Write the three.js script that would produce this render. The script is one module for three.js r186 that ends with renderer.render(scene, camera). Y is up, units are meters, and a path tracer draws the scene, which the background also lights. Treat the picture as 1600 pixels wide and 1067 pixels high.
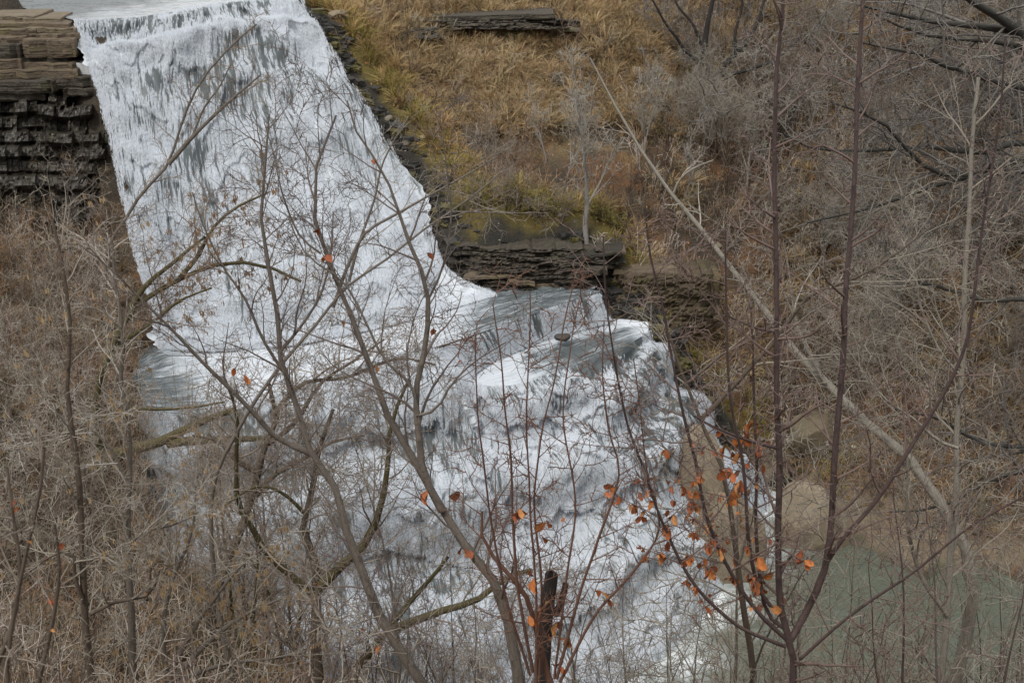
import * as THREE from 'three';

// ---------------------------------------------------------------- camera, sky, sun, exposure
const scene = new THREE.Scene();
const PITCH = 25 * Math.PI / 180, VFOV = 32, EYE = 27;
const camera = new THREE.PerspectiveCamera(VFOV, 1600 / 1067, 0.1, 2000);
camera.position.set(0, EYE, 0);
camera.rotation.x = -PITCH;
camera.focus = 12; camera.userData.fStop = 7;
const renderer = new THREE.WebGLRenderer({ antialias: true });
renderer.toneMapping = THREE.LinearToneMapping;
renderer.toneMappingExposure = 1.5;
renderer.shadowMap.enabled = true;
{ // overcast sky: grey cloud, brighter overhead
  const w = 128, h = 64, a = new Float32Array(w * h * 4);
  for (let y = 0; y < h; y++) for (let x = 0; x < w; x++) {
    const el = Math.max(0, Math.sin(((y + 0.5) / h - 0.5) * Math.PI)), L = 0.84 * (1 + 2 * el) / 3;
    const i = (y * w + x) * 4; a[i] = L * 0.99; a[i + 1] = L; a[i + 2] = L * 1.02; a[i + 3] = 1;
  }
  const t = new THREE.DataTexture(a, w, h, THREE.RGBAFormat, THREE.FloatType);
  t.mapping = THREE.EquirectangularReflectionMapping; t.magFilter = THREE.LinearFilter; t.needsUpdate = true;
  scene.background = t; scene.environment = t;
}
const sun = new THREE.DirectionalLight(new THREE.Color(1, 0.95, 0.88), 1.5);
sun.position.set(-22, 70, -4); sun.target.position.set(0, 5, -40);
sun.castShadow = true; sun.shadow.radius = 22; sun.shadow.mapSize.set(2048, 2048);
Object.assign(sun.shadow.camera, { left: -60, right: 60, top: 60, bottom: -60, near: 1, far: 200 });
scene.add(sun, sun.target);

// ---------------------------------------------------------------- helpers
function rng(seed) { let s = seed | 0; return () => { s = (s + 0x6d2b79f5) | 0; let t = Math.imul(s ^ (s >>> 15), 1 | s); t = (t + Math.imul(t ^ (t >>> 7), 61 | t)) ^ t; return ((t ^ (t >>> 14)) >>> 0) / 4294967296; }; }
const R = rng(7), rr = (a, b, f = R) => a + (b - a) * f();
const clamp = (x, a = 0, b = 1) => Math.min(b, Math.max(a, x)), lerp = (a, b, t) => a + (b - a) * t;
const sstep = (a, b, x) => { const t = clamp((x - a) / (b - a)); return t * t * (3 - 2 * t); };
function hash(x, y, s) { let h = Math.imul(x, 374761393) + Math.imul(y, 668265263) + Math.imul(s, 974711); h = Math.imul(h ^ (h >>> 13), 1274126177); return ((h ^ (h >>> 16)) >>> 0) / 4294967296; }
function noise(x, y, s = 0) { // value noise -1..1
  const xi = Math.floor(x), yi = Math.floor(y), fx = x - xi, fy = y - yi, u = fx * fx * (3 - 2 * fx), v = fy * fy * (3 - 2 * fy);
  const a = hash(xi, yi, s), b = hash(xi + 1, yi, s), c = hash(xi, yi + 1, s), d = hash(xi + 1, yi + 1, s);
  return 2 * (a + (b - a) * u + (c - a) * v + (a - b - c + d) * u * v) - 1;
}
function fbm(x, y, o = 4, s = 0) { let v = 0, a = 0.5, t = 0; for (let i = 0; i < o; i++) { v += a * noise(x, y, s + i * 17); t += a; a *= 0.55; x = x * 2.03 + 3.1; y = y * 2.03 + 7.7; } return v / t; }
const V = (x, y, z) => new THREE.Vector3(x, y, z);
const FPX = 533.5 / Math.tan(VFOV / 2 * Math.PI / 180), CP = Math.cos(PITCH), SP = Math.sin(PITCH);
// a point of the place, given where it is seen and how far off it stands (d metres along -z)
function at(px, py, d) { const y = (533.5 - py) / FPX, dy = y * CP - SP, dz = y * SP + CP, t = d / dz; return V((px - 800) / FPX * t, EYE + dy * t, -d); }
const scaleAt = (py, d) => d / (((533.5 - py) / FPX) * SP + CP) / FPX; // metres for each photo pixel there
function atY(px, py, Y) { const y = (533.5 - py) / FPX, dy = y * CP - SP, dz = y * SP + CP, t = (Y - EYE) / dy; return V((px - 800) / FPX * t, Y, -dz * t); }
function proj(p) { const y = p.y - EYE, z = -p.z, zc = z * CP - y * SP, yc = y * CP + z * SP; return [800 + FPX * p.x / zc, 533.5 - FPX * yc / zc, zc]; }

const taken = {};
function numbered(n) { const k = taken[n] = (taken[n] ?? -1) + 1; return k ? n + '_' + String(k).padStart(3, '0') : n; }
function thing(name, label, category, group, pos) {
  const o = new THREE.Group(); o.name = numbered(name); if (pos) o.position.copy(pos);
  o.userData = { label, category }; if (group) o.userData.group = group; scene.add(o); return o;
}
function mesh(name, geo, mat, parent, pos) { const m = new THREE.Mesh(geo, mat); m.name = name; m.castShadow = m.receiveShadow = true; if (pos) m.position.copy(pos); parent.add(m); return m; }
function struct(name, geo, mat, label, category) { const m = mesh(numbered(name), geo, mat, scene); m.userData = { kind: 'structure', label, category }; return m; }

class Geo { // collects triangles
  constructor() { this.p = []; this.n = []; this.u = []; this.c = null; this.i = []; }
  get empty() { return !this.i.length; }
  tube(pts, rad, sides, org, tip = true) {
    const p0 = this.p.length / 3, N = pts.length; let T = V(0, 0, 0), nx = V(0, 0, 0), ny = V(0, 0, 0), len = 0;
    for (let k = 0; k < N; k++) {
      const a = pts[Math.max(0, k - 1)], b = pts[Math.min(N - 1, k + 1)];
      T.set(b.x - a.x, b.y - a.y, b.z - a.z).normalize();
      if (!k) { nx.set(Math.abs(T.y) > 0.9 ? 1 : 0, Math.abs(T.y) > 0.9 ? 0 : 1, 0.1); }
      nx.addScaledVector(T, -nx.dot(T)).normalize(); ny.crossVectors(T, nx);
      if (k) len += pts[k].distanceTo(pts[k - 1]);
      for (let j = 0; j <= sides; j++) {
        const q = j / sides * 6.28318, c = Math.cos(q), s = Math.sin(q), X = nx.x * c + ny.x * s, Y = nx.y * c + ny.y * s, Z = nx.z * c + ny.z * s;
        const r = rad[k];
        this.p.push(pts[k].x + X * r - org.x, pts[k].y + Y * r - org.y, pts[k].z + Z * r - org.z); this.n.push(X, Y, Z); this.u.push(j / sides * Math.max(0.05, rad[0] * 6.28), len);
      }
    }
    const w = sides + 1;
    for (let k = 0; k < N - 1; k++) for (let j = 0; j < sides; j++) { const a = p0 + k * w + j; this.i.push(a, a + 1, a + w, a + 1, a + w + 1, a + w); }
    if (tip) { const e = p0 + (N - 1) * w; for (let j = 1; j < sides - 1; j++) this.i.push(e, e + j, e + j + 1); }
  }
  quadStrip(pts, side, w, nrm) { // flat blade
    const p0 = this.p.length / 3;
    for (let k = 0; k < pts.length; k++) for (const s of [-1, 1]) { this.p.push(pts[k].x + side.x * w[k] * s, pts[k].y + side.y * w[k] * s, pts[k].z + side.z * w[k] * s); this.n.push(nrm.x, nrm.y, nrm.z); this.u.push(s * 0.5 + 0.5, k / (pts.length - 1)); }
    for (let k = 0; k < pts.length - 1; k++) { const a = p0 + 2 * k; this.i.push(a, a + 1, a + 2, a + 1, a + 3, a + 2); }
  }
  build() {
    const g = new THREE.BufferGeometry();
    g.setAttribute('position', new THREE.Float32BufferAttribute(this.p, 3)); g.setAttribute('normal', new THREE.Float32BufferAttribute(this.n, 3)); g.setAttribute('uv', new THREE.Float32BufferAttribute(this.u, 2));
    if (this.c) g.setAttribute('color', new THREE.Float32BufferAttribute(this.c, 3));
    g.setIndex(this.i); return g;
  }
}
function tex(w, h, f, srgb = false) { // f(x,y) -> [r,g,b] 0..1 linear data
  const a = new Uint8Array(w * h * 4);
  for (let y = 0; y < h; y++) for (let x = 0; x < w; x++) { const c = f(x / w, y / h), i = (y * w + x) * 4; for (let k = 0; k < 3; k++) a[i + k] = clamp(srgb ? Math.pow(Math.max(0, c[k]), 1 / 2.2) : c[k]) * 255; a[i + 3] = 255; }
  const t = new THREE.DataTexture(a, w, h); t.magFilter = THREE.LinearFilter; t.minFilter = THREE.LinearFilter; t.wrapS = t.wrapT = THREE.RepeatWrapping; if (srgb) t.colorSpace = THREE.SRGBColorSpace; t.needsUpdate = true; return t;
}
// tiling fbm on a unit square with kx, ky cells
function tnoise(u, v, kx, ky, o, s) {
  let val = 0, a = 0.5, t = 0;
  for (let i = 0; i < o; i++) {
    const x = u * kx, y = v * ky, xi = Math.floor(x), yi = Math.floor(y), fx = x - xi, fy = y - yi, p = fx * fx * (3 - 2 * fx), q = fy * fy * (3 - 2 * fy), m = (n, k) => ((n % k) + k) % k;
    const A = hash(m(xi, kx), m(yi, ky), s + i), B = hash(m(xi + 1, kx), m(yi, ky), s + i), C = hash(m(xi, kx), m(yi + 1, ky), s + i), D = hash(m(xi + 1, kx), m(yi + 1, ky), s + i);
    val += a * (2 * (A + (B - A) * p + (C - A) * q + (A - B - C + D) * p * q) - 1); t += a; a *= 0.6; kx *= 2; ky *= 2;
  }
  return val / t;
}

// ---------------------------------------------------------------- materials
const barkTint = tex(128, 256, (u, v) => { const n = tnoise(u, v, 8, 10, 4, 5), b = Math.abs(tnoise(u, v, 3, 14, 3, 9)); const k = 0.78 + 0.28 * n - 0.25 * (b < 0.08 ? 1 : 0); return [k, k * 0.99, k * 0.97]; }, true);
const barkBump = tex(128, 256, (u, v) => { const n = 0.5 + 0.5 * tnoise(u, v, 10, 12, 4, 31); return [n, n, n]; });
for (const t of [barkTint, barkBump]) t.repeat.set(6, 1.6);
const bark = (r, g, b, bump = 0.002) => new THREE.MeshStandardMaterial({ color: new THREE.Color().setRGB(r, g, b), roughness: 0.85, map: barkTint, bumpMap: barkBump, bumpScale: bump });
const plain = (r, g, b, rough = 0.9) => new THREE.MeshStandardMaterial({ color: new THREE.Color().setRGB(r, g, b), roughness: rough });
const B = {
  maroon: bark(0.115, 0.078, 0.074), maroonTwig: plain(0.17, 0.118, 0.102, 0.7), grey: bark(0.19, 0.165, 0.14), pale: bark(0.34, 0.315, 0.27), brown: bark(0.135, 0.105, 0.08), dark: bark(0.05, 0.044, 0.04), darkgrey: bark(0.1, 0.095, 0.085),
  hazeTwig: plain(0.13, 0.115, 0.11), limb: bark(0.075, 0.072, 0.062), limbTwig: plain(0.17, 0.155, 0.14), moss: bark(0.105, 0.088, 0.034, 0.006), greyTwig: plain(0.27, 0.24, 0.195), brownTwig: plain(0.22, 0.18, 0.145), darkTwig: plain(0.15, 0.12, 0.105), paleTwig: plain(0.42, 0.39, 0.345), tanTwig: plain(0.25, 0.19, 0.135), redTwig: plain(0.16, 0.085, 0.06),
  far: bark(0.36, 0.34, 0.32), farTwig: plain(0.33, 0.305, 0.265),
};
const leafTint = tex(64, 64, (u, v) => { const n = 0.8 + 0.35 * tnoise(u, v, 4, 4, 3, 77); return [n, n, n]; }, true);
const leafMats = [[0.58, 0.19, 0.045], [0.46, 0.13, 0.035], [0.62, 0.27, 0.085], [0.36, 0.1, 0.035]].map((c) => new THREE.MeshPhysicalMaterial({ color: new THREE.Color().setRGB(...c), roughness: 0.7, map: leafTint, transmission: 0.15, thickness: 0, side: THREE.DoubleSide }));
const seedMat = plain(0.4, 0.28, 0.145), seedMat2 = plain(0.3, 0.19, 0.1);
const rockTint = tex(512, 512, (u, v) => {
  const st = tnoise(u, v, 3, 26, 4, 3), n = tnoise(u, v, 14, 14, 4, 8), sp = tnoise(u, v, 5, 5, 3, 21); let k = 0.72 + 0.3 * st + 0.22 * n;
  const mo = sstep(0.25, 0.5, sp) * 0.45; return [k * (1 - 0.25 * mo), k * (0.96 - 0.06 * mo), k * (0.88 - 0.55 * mo)];
}, true);
const rockBump = tex(512, 512, (u, v) => { const n = 0.5 + 0.3 * tnoise(u, v, 3, 30, 4, 3) + 0.25 * tnoise(u, v, 20, 20, 3, 13); return [n, n, n]; });
for (const t of [rockTint, rockBump]) t.repeat.set(0.35, 0.35);
const rock = (r, g, b, rough = 0.85) => new THREE.MeshStandardMaterial({ color: new THREE.Color().setRGB(r, g, b), roughness: rough, map: rockTint, bumpMap: rockBump, bumpScale: 0.1 });
const stoneTint = tex(256, 256, (u, v) => { const n = tnoise(u, v, 3, 3, 5, 41), f = tnoise(u, v, 30, 30, 3, 43), k = 0.85 + 0.35 * n + 0.2 * f; return [k, k * 0.98, k * 0.94]; }, true);
const stoneBump = tex(256, 256, (u, v) => { const n = 0.5 + 0.4 * tnoise(u, v, 5, 5, 5, 45); return [n, n, n]; });
for (const t of [stoneTint, stoneBump]) t.repeat.set(0.4, 0.4);
const stone = (r, g, b, rough = 0.85) => new THREE.MeshStandardMaterial({ color: new THREE.Color().setRGB(r, g, b), roughness: rough, map: stoneTint, bumpMap: stoneBump, bumpScale: 0.06 });
const ROCK = { stoneClay: stone(0.26, 0.215, 0.155), stoneBrown: stone(0.14, 0.115, 0.075), stoneWet: stone(0.05, 0.046, 0.04, 0.4), tan: rock(0.22, 0.185, 0.14), brown: rock(0.17, 0.135, 0.1), grey: rock(0.2, 0.18, 0.15), wet: rock(0.05, 0.045, 0.038, 0.45), shale: rock(0.075, 0.065, 0.052, 0.7), clay: rock(0.3, 0.25, 0.19), ochre: rock(0.13, 0.1, 0.055, 0.7), brownface: rock(0.105, 0.082, 0.05, 0.75), ice: new THREE.MeshStandardMaterial({ color: new THREE.Color().setRGB(0.62, 0.64, 0.66), roughness: 0.25 }) };

// ---------------------------------------------------------------- water control lines
const RIVER = 18.7, MID = 8.7, LEDGE = 7.5, POOL = 0;
const upper = (() => {
  const rows = [[[118, 32], [216, 27], [300, 13], [364, 3], [468, -10]], [[133, 75], [225, 75], [320, 62], [400, 48], [496, 42]], [[156, 150], [245, 150], [350, 140], [440, 125], [537, 110]], [[180, 250], [270, 260], [390, 260], [495, 240], [602, 215]],
    [[205, 370], [300, 390], [440, 390], [565, 370], [662, 335]], [[238, 480], [330, 490], [480, 480], [605, 450], [697, 420]], [[252, 545], [350, 548], [480, 535], [630, 503], [775, 462]]];
  const s = [0, 0.1, 0.25, 0.45, 0.69, 0.88, 1], top = rows[0].map(([x, y]) => atY(x, y, RIVER)), bot = rows[6].map(([x, y]) => atY(x, y, MID + 0.05));
  return rows.map((row, k) => row.map(([x, y], c) => k === 0 ? top[c] : k === 6 ? bot[c] : at(x, y, lerp(-top[c].z, -bot[c].z, s[k]))));
})();
const midPool = [
  [[212, 560], [260, 530], [450, 500], [620, 480], [740, 446], [800, 436], [870, 434], [930, 440]].map(([x, y]) => atY(x, y, MID)),
  [[212, 641], [330, 648], [450, 612], [560, 572], [680, 542], [790, 507], [862, 480], [938, 458]].map(([x, y]) => atY(x, y, MID))];
const stepFall = [[[655, 560], [692, 543], [745, 524], [790, 507], [826, 493], [862, 480], [900, 469], [938, 458]].map(([x, y]) => atY(x, y, MID)), [[716, 622], [738, 590], [770, 566], [804, 551], [838, 537], [878, 524], [916, 514], [955, 505]].map(([x, y]) => atY(x, y, LEDGE))];
const ledgePool = [[[735, 584], [802, 546], [838, 532], [876, 519], [950, 499], [1012, 503]].map(([x, y]) => atY(x, y, LEDGE)), [[730, 612], [800, 614], [868, 594], [930, 572], [985, 545], [1014, 524]].map(([x, y]) => atY(x, y, LEDGE - 0.3))];
stepFall[0][0].y -= 0.25; stepFall[1][0].y -= 0.3;
const lower = (() => {
  const c = [[222, 641, MID], [330, 648, MID], [450, 612, MID], [560, 572, MID], [680, 545, MID], [737, 596, LEDGE], [800, 602, LEDGE], [868, 583, LEDGE], [930, 562, LEDGE], [985, 536, LEDGE], [1014, 518, LEDGE]].map(([x, y, h]) => atY(x, y, h));
  const b = [[300, 1180], [450, 1185], [570, 1170], [690, 1150], [790, 1125], [880, 1100], [960, 1070], [1040, 1025], [1110, 945], [1170, 850], [1207, 778]].map(([x, y]) => atY(x, y, 0.02));
  const rows = [];
  for (let k = 0; k <= 40; k++) { // rock steps: flat and steep stretches in turn, out of phase across the fall
    const v = k / 40; rows.push(c.map((p, j) => {
      const w = 0.042 * Math.sin(6.283 * (3 * v + 0.9 * noise(j * 0.55, 3, 91))) * Math.min(1, v * 8) * Math.min(1, (1 - v) * 6), h = clamp(v + w), g = clamp(v - w), q = V(lerp(p.x, b[j].x, h), lerp(p.y, b[j].y, g), lerp(p.z, b[j].z, h)), dome = sstep(5, 8, j);
      q.y += Math.sin(Math.PI * v) * (0.25 + 0.9 * dome) * (1 - 0.3 * v); if (j >= 9) q.x -= Math.sin(Math.PI * v) * 0.45 * (j - 8); return q;
    }));
  }
  return rows;
})();
const crestZ = (x) => { const cr = upper[0]; for (let k = 0; k < 4; k++) if (x >= cr[k].x && x <= cr[k + 1].x) return lerp(cr[k].z, cr[k + 1].z, (x - cr[k].x) / (cr[k + 1].x - cr[k].x)); return x < cr[0].x ? cr[0].z : cr[4].z; };
const riverAt = (u, d) => { const x = lerp(upper[0][0].x, upper[0][4].x, u); return [x + (u - 0.5) * d * 0.25 - 0.2 * d - (1 - u) * Math.min(d, 5) * 0.75, crestZ(x) - d]; };
// smooth evaluation of a control grid
function gridEval(g) {
  const nr = g.length, nc = g[0].length;
  const cr = (a, b, c, d, t) => 0.5 * ((2 * b) + (-a + c) * t + (2 * a - 5 * b + 4 * c - d) * t * t + (-a + 3 * b - 3 * c + d) * t * t * t);
  const cl = (k, n) => clamp(k, 0, n - 1);
  return (u, v, out) => {
    const x = clamp(u) * (nc - 1), y = clamp(v) * (nr - 1), i = Math.min(nc - 2, Math.floor(x)), j = Math.min(nr - 2, Math.floor(y)), fx = x - i, fy = y - j, t = [];
    for (const ax of ['x', 'y', 'z']) {
      const r = [];
      for (let m = -1; m <= 2; m++) { const row = g[cl(j + m, nr)]; r.push(cr(row[cl(i - 1, nc)][ax], row[i][ax], row[i + 1][ax], row[cl(i + 2, nc)][ax], fx)); }
      t.push(nr === 2 ? lerp(r[1], r[2], fy) : cr(r[0], r[1], r[2], r[3], fy));
    }
    return out.set(t[0], t[1], t[2]);
  };
}

// ---------------------------------------------------------------- terrain: thin-plate surface through surveyed points
const ctl = [];
const C = (p, dy = 0) => ctl.push([p.x, p.z, p.y + dy]);
upper.forEach((row, k) => row.forEach((p) => C(p, k === 0 ? -0.5 : -0.9)));
for (const p of upper[0]) for (const b of [2.5, 7, 16, 32]) ctl.push([p.x - 0.25 * b, p.z - b, RIVER - 1]);
midPool[0].forEach((p, k) => k > 4 && C(p, -0.5)); midPool[1].forEach((p) => C(p, -0.8));
ledgePool[0].forEach((p, k) => k > 0 && C(p, -0.6)); ledgePool[1].forEach((p) => C(p, -0.7));
lower.forEach((row, k) => k % 10 === 0 && k > 0 && row.forEach((p) => C(p, -1.0)));
for (const [x, y] of [[1160, 965], [1260, 955], [1400, 965], [1550, 960], [1260, 1010], [1450, 1020], [1600, 1020], [1800, 940], [1100, 1100], [1400, 1100], [900, 1150]]) C(atY(x, y, -1.2));
for (const [x, y] of [[1225, 880], [1330, 915], [1450, 918], [1600, 905], [1800, 870]]) C(atY(x, y, 0.15));
for (const [px, list] of [
  [1250, [[750, 42.6], [700, 44], [650, 45], [600, 46], [500, 48], [400, 50], [300, 52.5], [200, 55.5], [100, 58.5], [0, 61.5], [-100, 66]]],
  [1420, [[760, 41], [650, 43.2], [500, 46.3], [300, 50.5], [100, 56], [0, 59], [-100, 63]]],
  [1600, [[760, 39.6], [650, 41.7], [500, 44.5], [300, 48], [100, 53], [0, 56], [-100, 60]]],
  [1850, [[700, 38.5], [500, 42], [300, 45], [100, 50], [-50, 55]]],
  [1090, [[590, 44.4], [520, 46], [400, 48.3], [300, 50.8], [200, 54], [100, 57.8], [0, 61.5], [-100, 66]]],
  [900, [[400, 45.8], [375, 46], [300, 48.8], [200, 53], [100, 57], [50, 58.6], [0, 61], [-90, 66]]],
  [780, [[375, 45.8], [300, 48.5], [200, 52.3], [100, 56.5], [0, 60.5], [-90, 65]]],
  [700, [[330, 47.2], [200, 52], [100, 56], [0, 60], [-90, 64]]]]) for (const [py, d] of list) C(at(px, py, d));
for (const [x, y, d] of [[1045, 505, 43.6], [1110, 590, 44], [1150, 690, 43.6], [1000, 480, 44.4], [700, 395, 45.6], [640, 215, 50.3], [575, 110, 53.4], [510, 20, 56], [600, 40, 57], [540, -60, 64]]) C(at(x, y, d));
for (const [x, z, y] of [[-20.8, -49, 18.9], [-24.5, -51.5, 19], [-23, -49.2, 18.9], [-20, -53, 17.6], [-18.6, -50.2, 17.8], [-26, -49.5, 19], [-32, -48, 19.5], [-18.2, -47.6, 12.6], [-21, -47.4, 12.6], [-25, -46.5, 12.8], [-29, -45, 13.4]]) ctl.push([x, z, y]);
for (const [x, y, d] of [[130, 345, 43.4], [60, 355, 42.8], [-60, 350, 42.0], [-200, 340, 41], [185, 370, 43],
  [0, 400, 40], [0, 500, 36], [0, 600, 32], [0, 700, 27.5], [0, 800, 23.5], [0, 900, 19.5], [0, 1000, 16.5], [0, 1067, 14], [-400, 300, 40], [-400, 600, 27], [-400, 900, 16],
  [150, 420, 41], [150, 500, 38.4], [150, 600, 34.8], [150, 700, 30.5], [150, 800, 26.5], [150, 900, 22.5], [150, 1000, 19], [150, 1067, 16.5], [205, 560, 37], [215, 650, 33.2], [225, 700, 31.5], [255, 800, 28], [300, 900, 24.5], [350, 1000, 21.5], [420, 1067, 19]]) C(at(x, y, d));
for (const [x, z, y] of [[0, 2, 25.4], [0, -1, 25.2], [0, -3, 23.1], [0, -6, 20], [0, -10, 16], [1, -15, 11], [2, -20, 6.2], [3, -24.5, 1.5], [4, -27.5, -0.4], [-4, -1, 25.2], [-4, -6, 20.4], [-4, -10, 17], [-12, -1, 25.4], [-10, -6, 21.5], [-2.5, -15, 11.6],
  [8, -1, 25.2], [8, -5, 21], [8, -10, 16], [8, -15, 11], [9, -20, 6], [9, -26, 0.3], [16, -1, 25.2], [16, -10, 16], [16, -18, 8], [16, -26, 0.5], [26, 0, 25.5], [26, -12, 14], [26, -26, 0.5],
  [45, 0, 25], [45, -12, 14], [45, -27, 0], [45, -34, -1.2], [45, -40, 3], [45, -52, 14], [45, -65, 24], [-45, -10, 24], [-45, -35, 21], [-45, -60, 22], [-30, -70, 21], [-45, 15, 26], [0, 20, 25.6], [45, 20, 26], [20, -80, 28], [50, -85, 31], [0, -85, 27], [-25, -100, 22], [0, -110, 31], [50, -110, 33]]) ctl.push([x, z, y]);
const heightRaw = (() => {
  const n = ctl.length, m = n + 3, A = Array.from({ length: m }, () => new Float64Array(m + 1)), k = (r2) => r2 < 1e-9 ? 0 : r2 * Math.log(r2) * 0.5;
  for (let i = 0; i < n; i++) {
    for (let j = 0; j < n; j++) A[i][j] = k((ctl[i][0] - ctl[j][0]) ** 2 + (ctl[i][1] - ctl[j][1]) ** 2);
    A[i][i] += 0.6; A[i][n] = 1; A[i][n + 1] = ctl[i][0]; A[i][n + 2] = ctl[i][1]; A[n][i] = 1; A[n + 1][i] = ctl[i][0]; A[n + 2][i] = ctl[i][1]; A[i][m] = ctl[i][2];
  }
  for (let c = 0; c < m; c++) {
    let p = c; for (let r = c + 1; r < m; r++) if (Math.abs(A[r][c]) > Math.abs(A[p][c])) p = r;
    [A[c], A[p]] = [A[p], A[c]];
    for (let r = c + 1; r < m; r++) { const f = A[r][c] / A[c][c]; if (f) for (let q = c; q <= m; q++) A[r][q] -= f * A[c][q]; }
  }
  const w = new Float64Array(m);
  for (let r = m - 1; r >= 0; r--) { let s = A[r][m]; for (let q = r + 1; q < m; q++) s -= A[r][q] * w[q]; w[r] = s / A[r][r]; }
  return (x, z) => { let s = w[n] + w[n + 1] * x + w[n + 2] * z; for (let i = 0; i < n; i++) { const dx = x - ctl[i][0], dz = z - ctl[i][1]; s += w[i] * k(dx * dx + dz * dz); } return s; };
})();
// sample lattice, then bilinear lookups
const TX0 = -48, TZ0 = -100, TS = 0.3, TNX = 320, TNZ = 347, TH = new Float32Array(TNX * TNZ);
const fallEdge = []; { const k = [...upper.map((r) => r[4]), midPool[0][5], midPool[0][6], midPool[0][7], stepFall[1][7], ledgePool[0][5], ...lower.filter((_, i) => i % 5 === 0).map((r) => r[10])]; for (let i = 0; i < k.length - 1; i++) for (let q = 0; q < 5; q++) fallEdge.push(k[i].clone().lerp(k[i + 1], q / 5)); }
const inWater = (x, z) => { // rough distance to the water's footprint, for the relief
  let m = 99; for (const p of fallEdge) m = Math.min(m, Math.hypot(p.x - x, p.z - z)); return m;
};
const WH = new Float32Array(TNX * TNZ).fill(999);
{ const wet = (x, y, z) => { const i = Math.round((x - TX0) / TS), j = Math.round((z - TZ0) / TS); if (i >= 0 && j >= 0 && i < TNX && j < TNZ) WH[j * TNX + i] = Math.min(WH[j * TNX + i], y); }, q = V(0, 0, 0);
  for (const g of [upper, midPool, stepFall, ledgePool, lower]) { const ev = gridEval(g); for (let a = 0; a <= 160; a++) for (let b = 0; b <= 160; b++) { ev(a / 160, b / 160, q); wet(q.x, q.y, q.z); } }
  for (let a = 0; a <= 100; a++) for (let d = 0; d < 50; d += 0.12) { const [x, z] = riverAt(a / 100, d); wet(x, RIVER, z); } }
const isWet = (x, z) => { const i = Math.round((x - TX0) / TS), j = Math.round((z - TZ0) / TS); return i >= 0 && j >= 0 && i < TNX && j < TNZ && WH[j * TNX + i] < 900; };
for (let j = 0; j < TNZ; j++) for (let i = 0; i < TNX; i++) {
  const x = TX0 + i * TS, z = TZ0 + j * TS; let y = heightRaw(x, z);
  const rough = x > -10 && z < -38 ? 0.45 : 0.3, wet = sstep(0.5, 2.5, inWater(x, z));
  y += (fbm(x * 0.45, z * 0.45, 4, 3) * rough + fbm(x * 1.7, z * 1.7, 3, 40) * 0.16) * (0.15 + 0.85 * wet) * (x < -3 && x > -19 && z < -38 ? 0.3 : 1);
  TH[j * TNX + i] = Math.min(y, WH[j * TNX + i] - 0.4);
}
function ground(x, z) {
  const fx = clamp((x - TX0) / TS, 0, TNX - 1.001), fz = clamp((z - TZ0) / TS, 0, TNZ - 1.001), i = Math.floor(fx), j = Math.floor(fz), u = fx - i, v = fz - j, q = j * TNX + i;
  return lerp(lerp(TH[q], TH[q + 1], u), lerp(TH[q + TNX], TH[q + TNX + 1], u), v);
}
const soilTint = tex(512, 512, (u, v) => {
  const n = tnoise(u, v, 6, 6, 5, 2), f = tnoise(u, v, 60, 60, 3, 19), l = tnoise(u, v, 40, 40, 2, 50); const k = 0.8 + 0.3 * n + 0.35 * f; const lf = sstep(0.25, 0.45, l);
  return [k * (1 + 0.5 * lf), k * (0.97 + 0.2 * lf), k * (0.92 - 0.05 * lf)];
}, true);
const soilBump = tex(512, 512, (u, v) => { const n = 0.5 + 0.25 * tnoise(u, v, 8, 8, 4, 2) + 0.35 * tnoise(u, v, 60, 60, 3, 19); return [n, n, n]; });
for (const t of [soilTint, soilBump]) t.repeat.set(0.3, 0.3);
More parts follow.
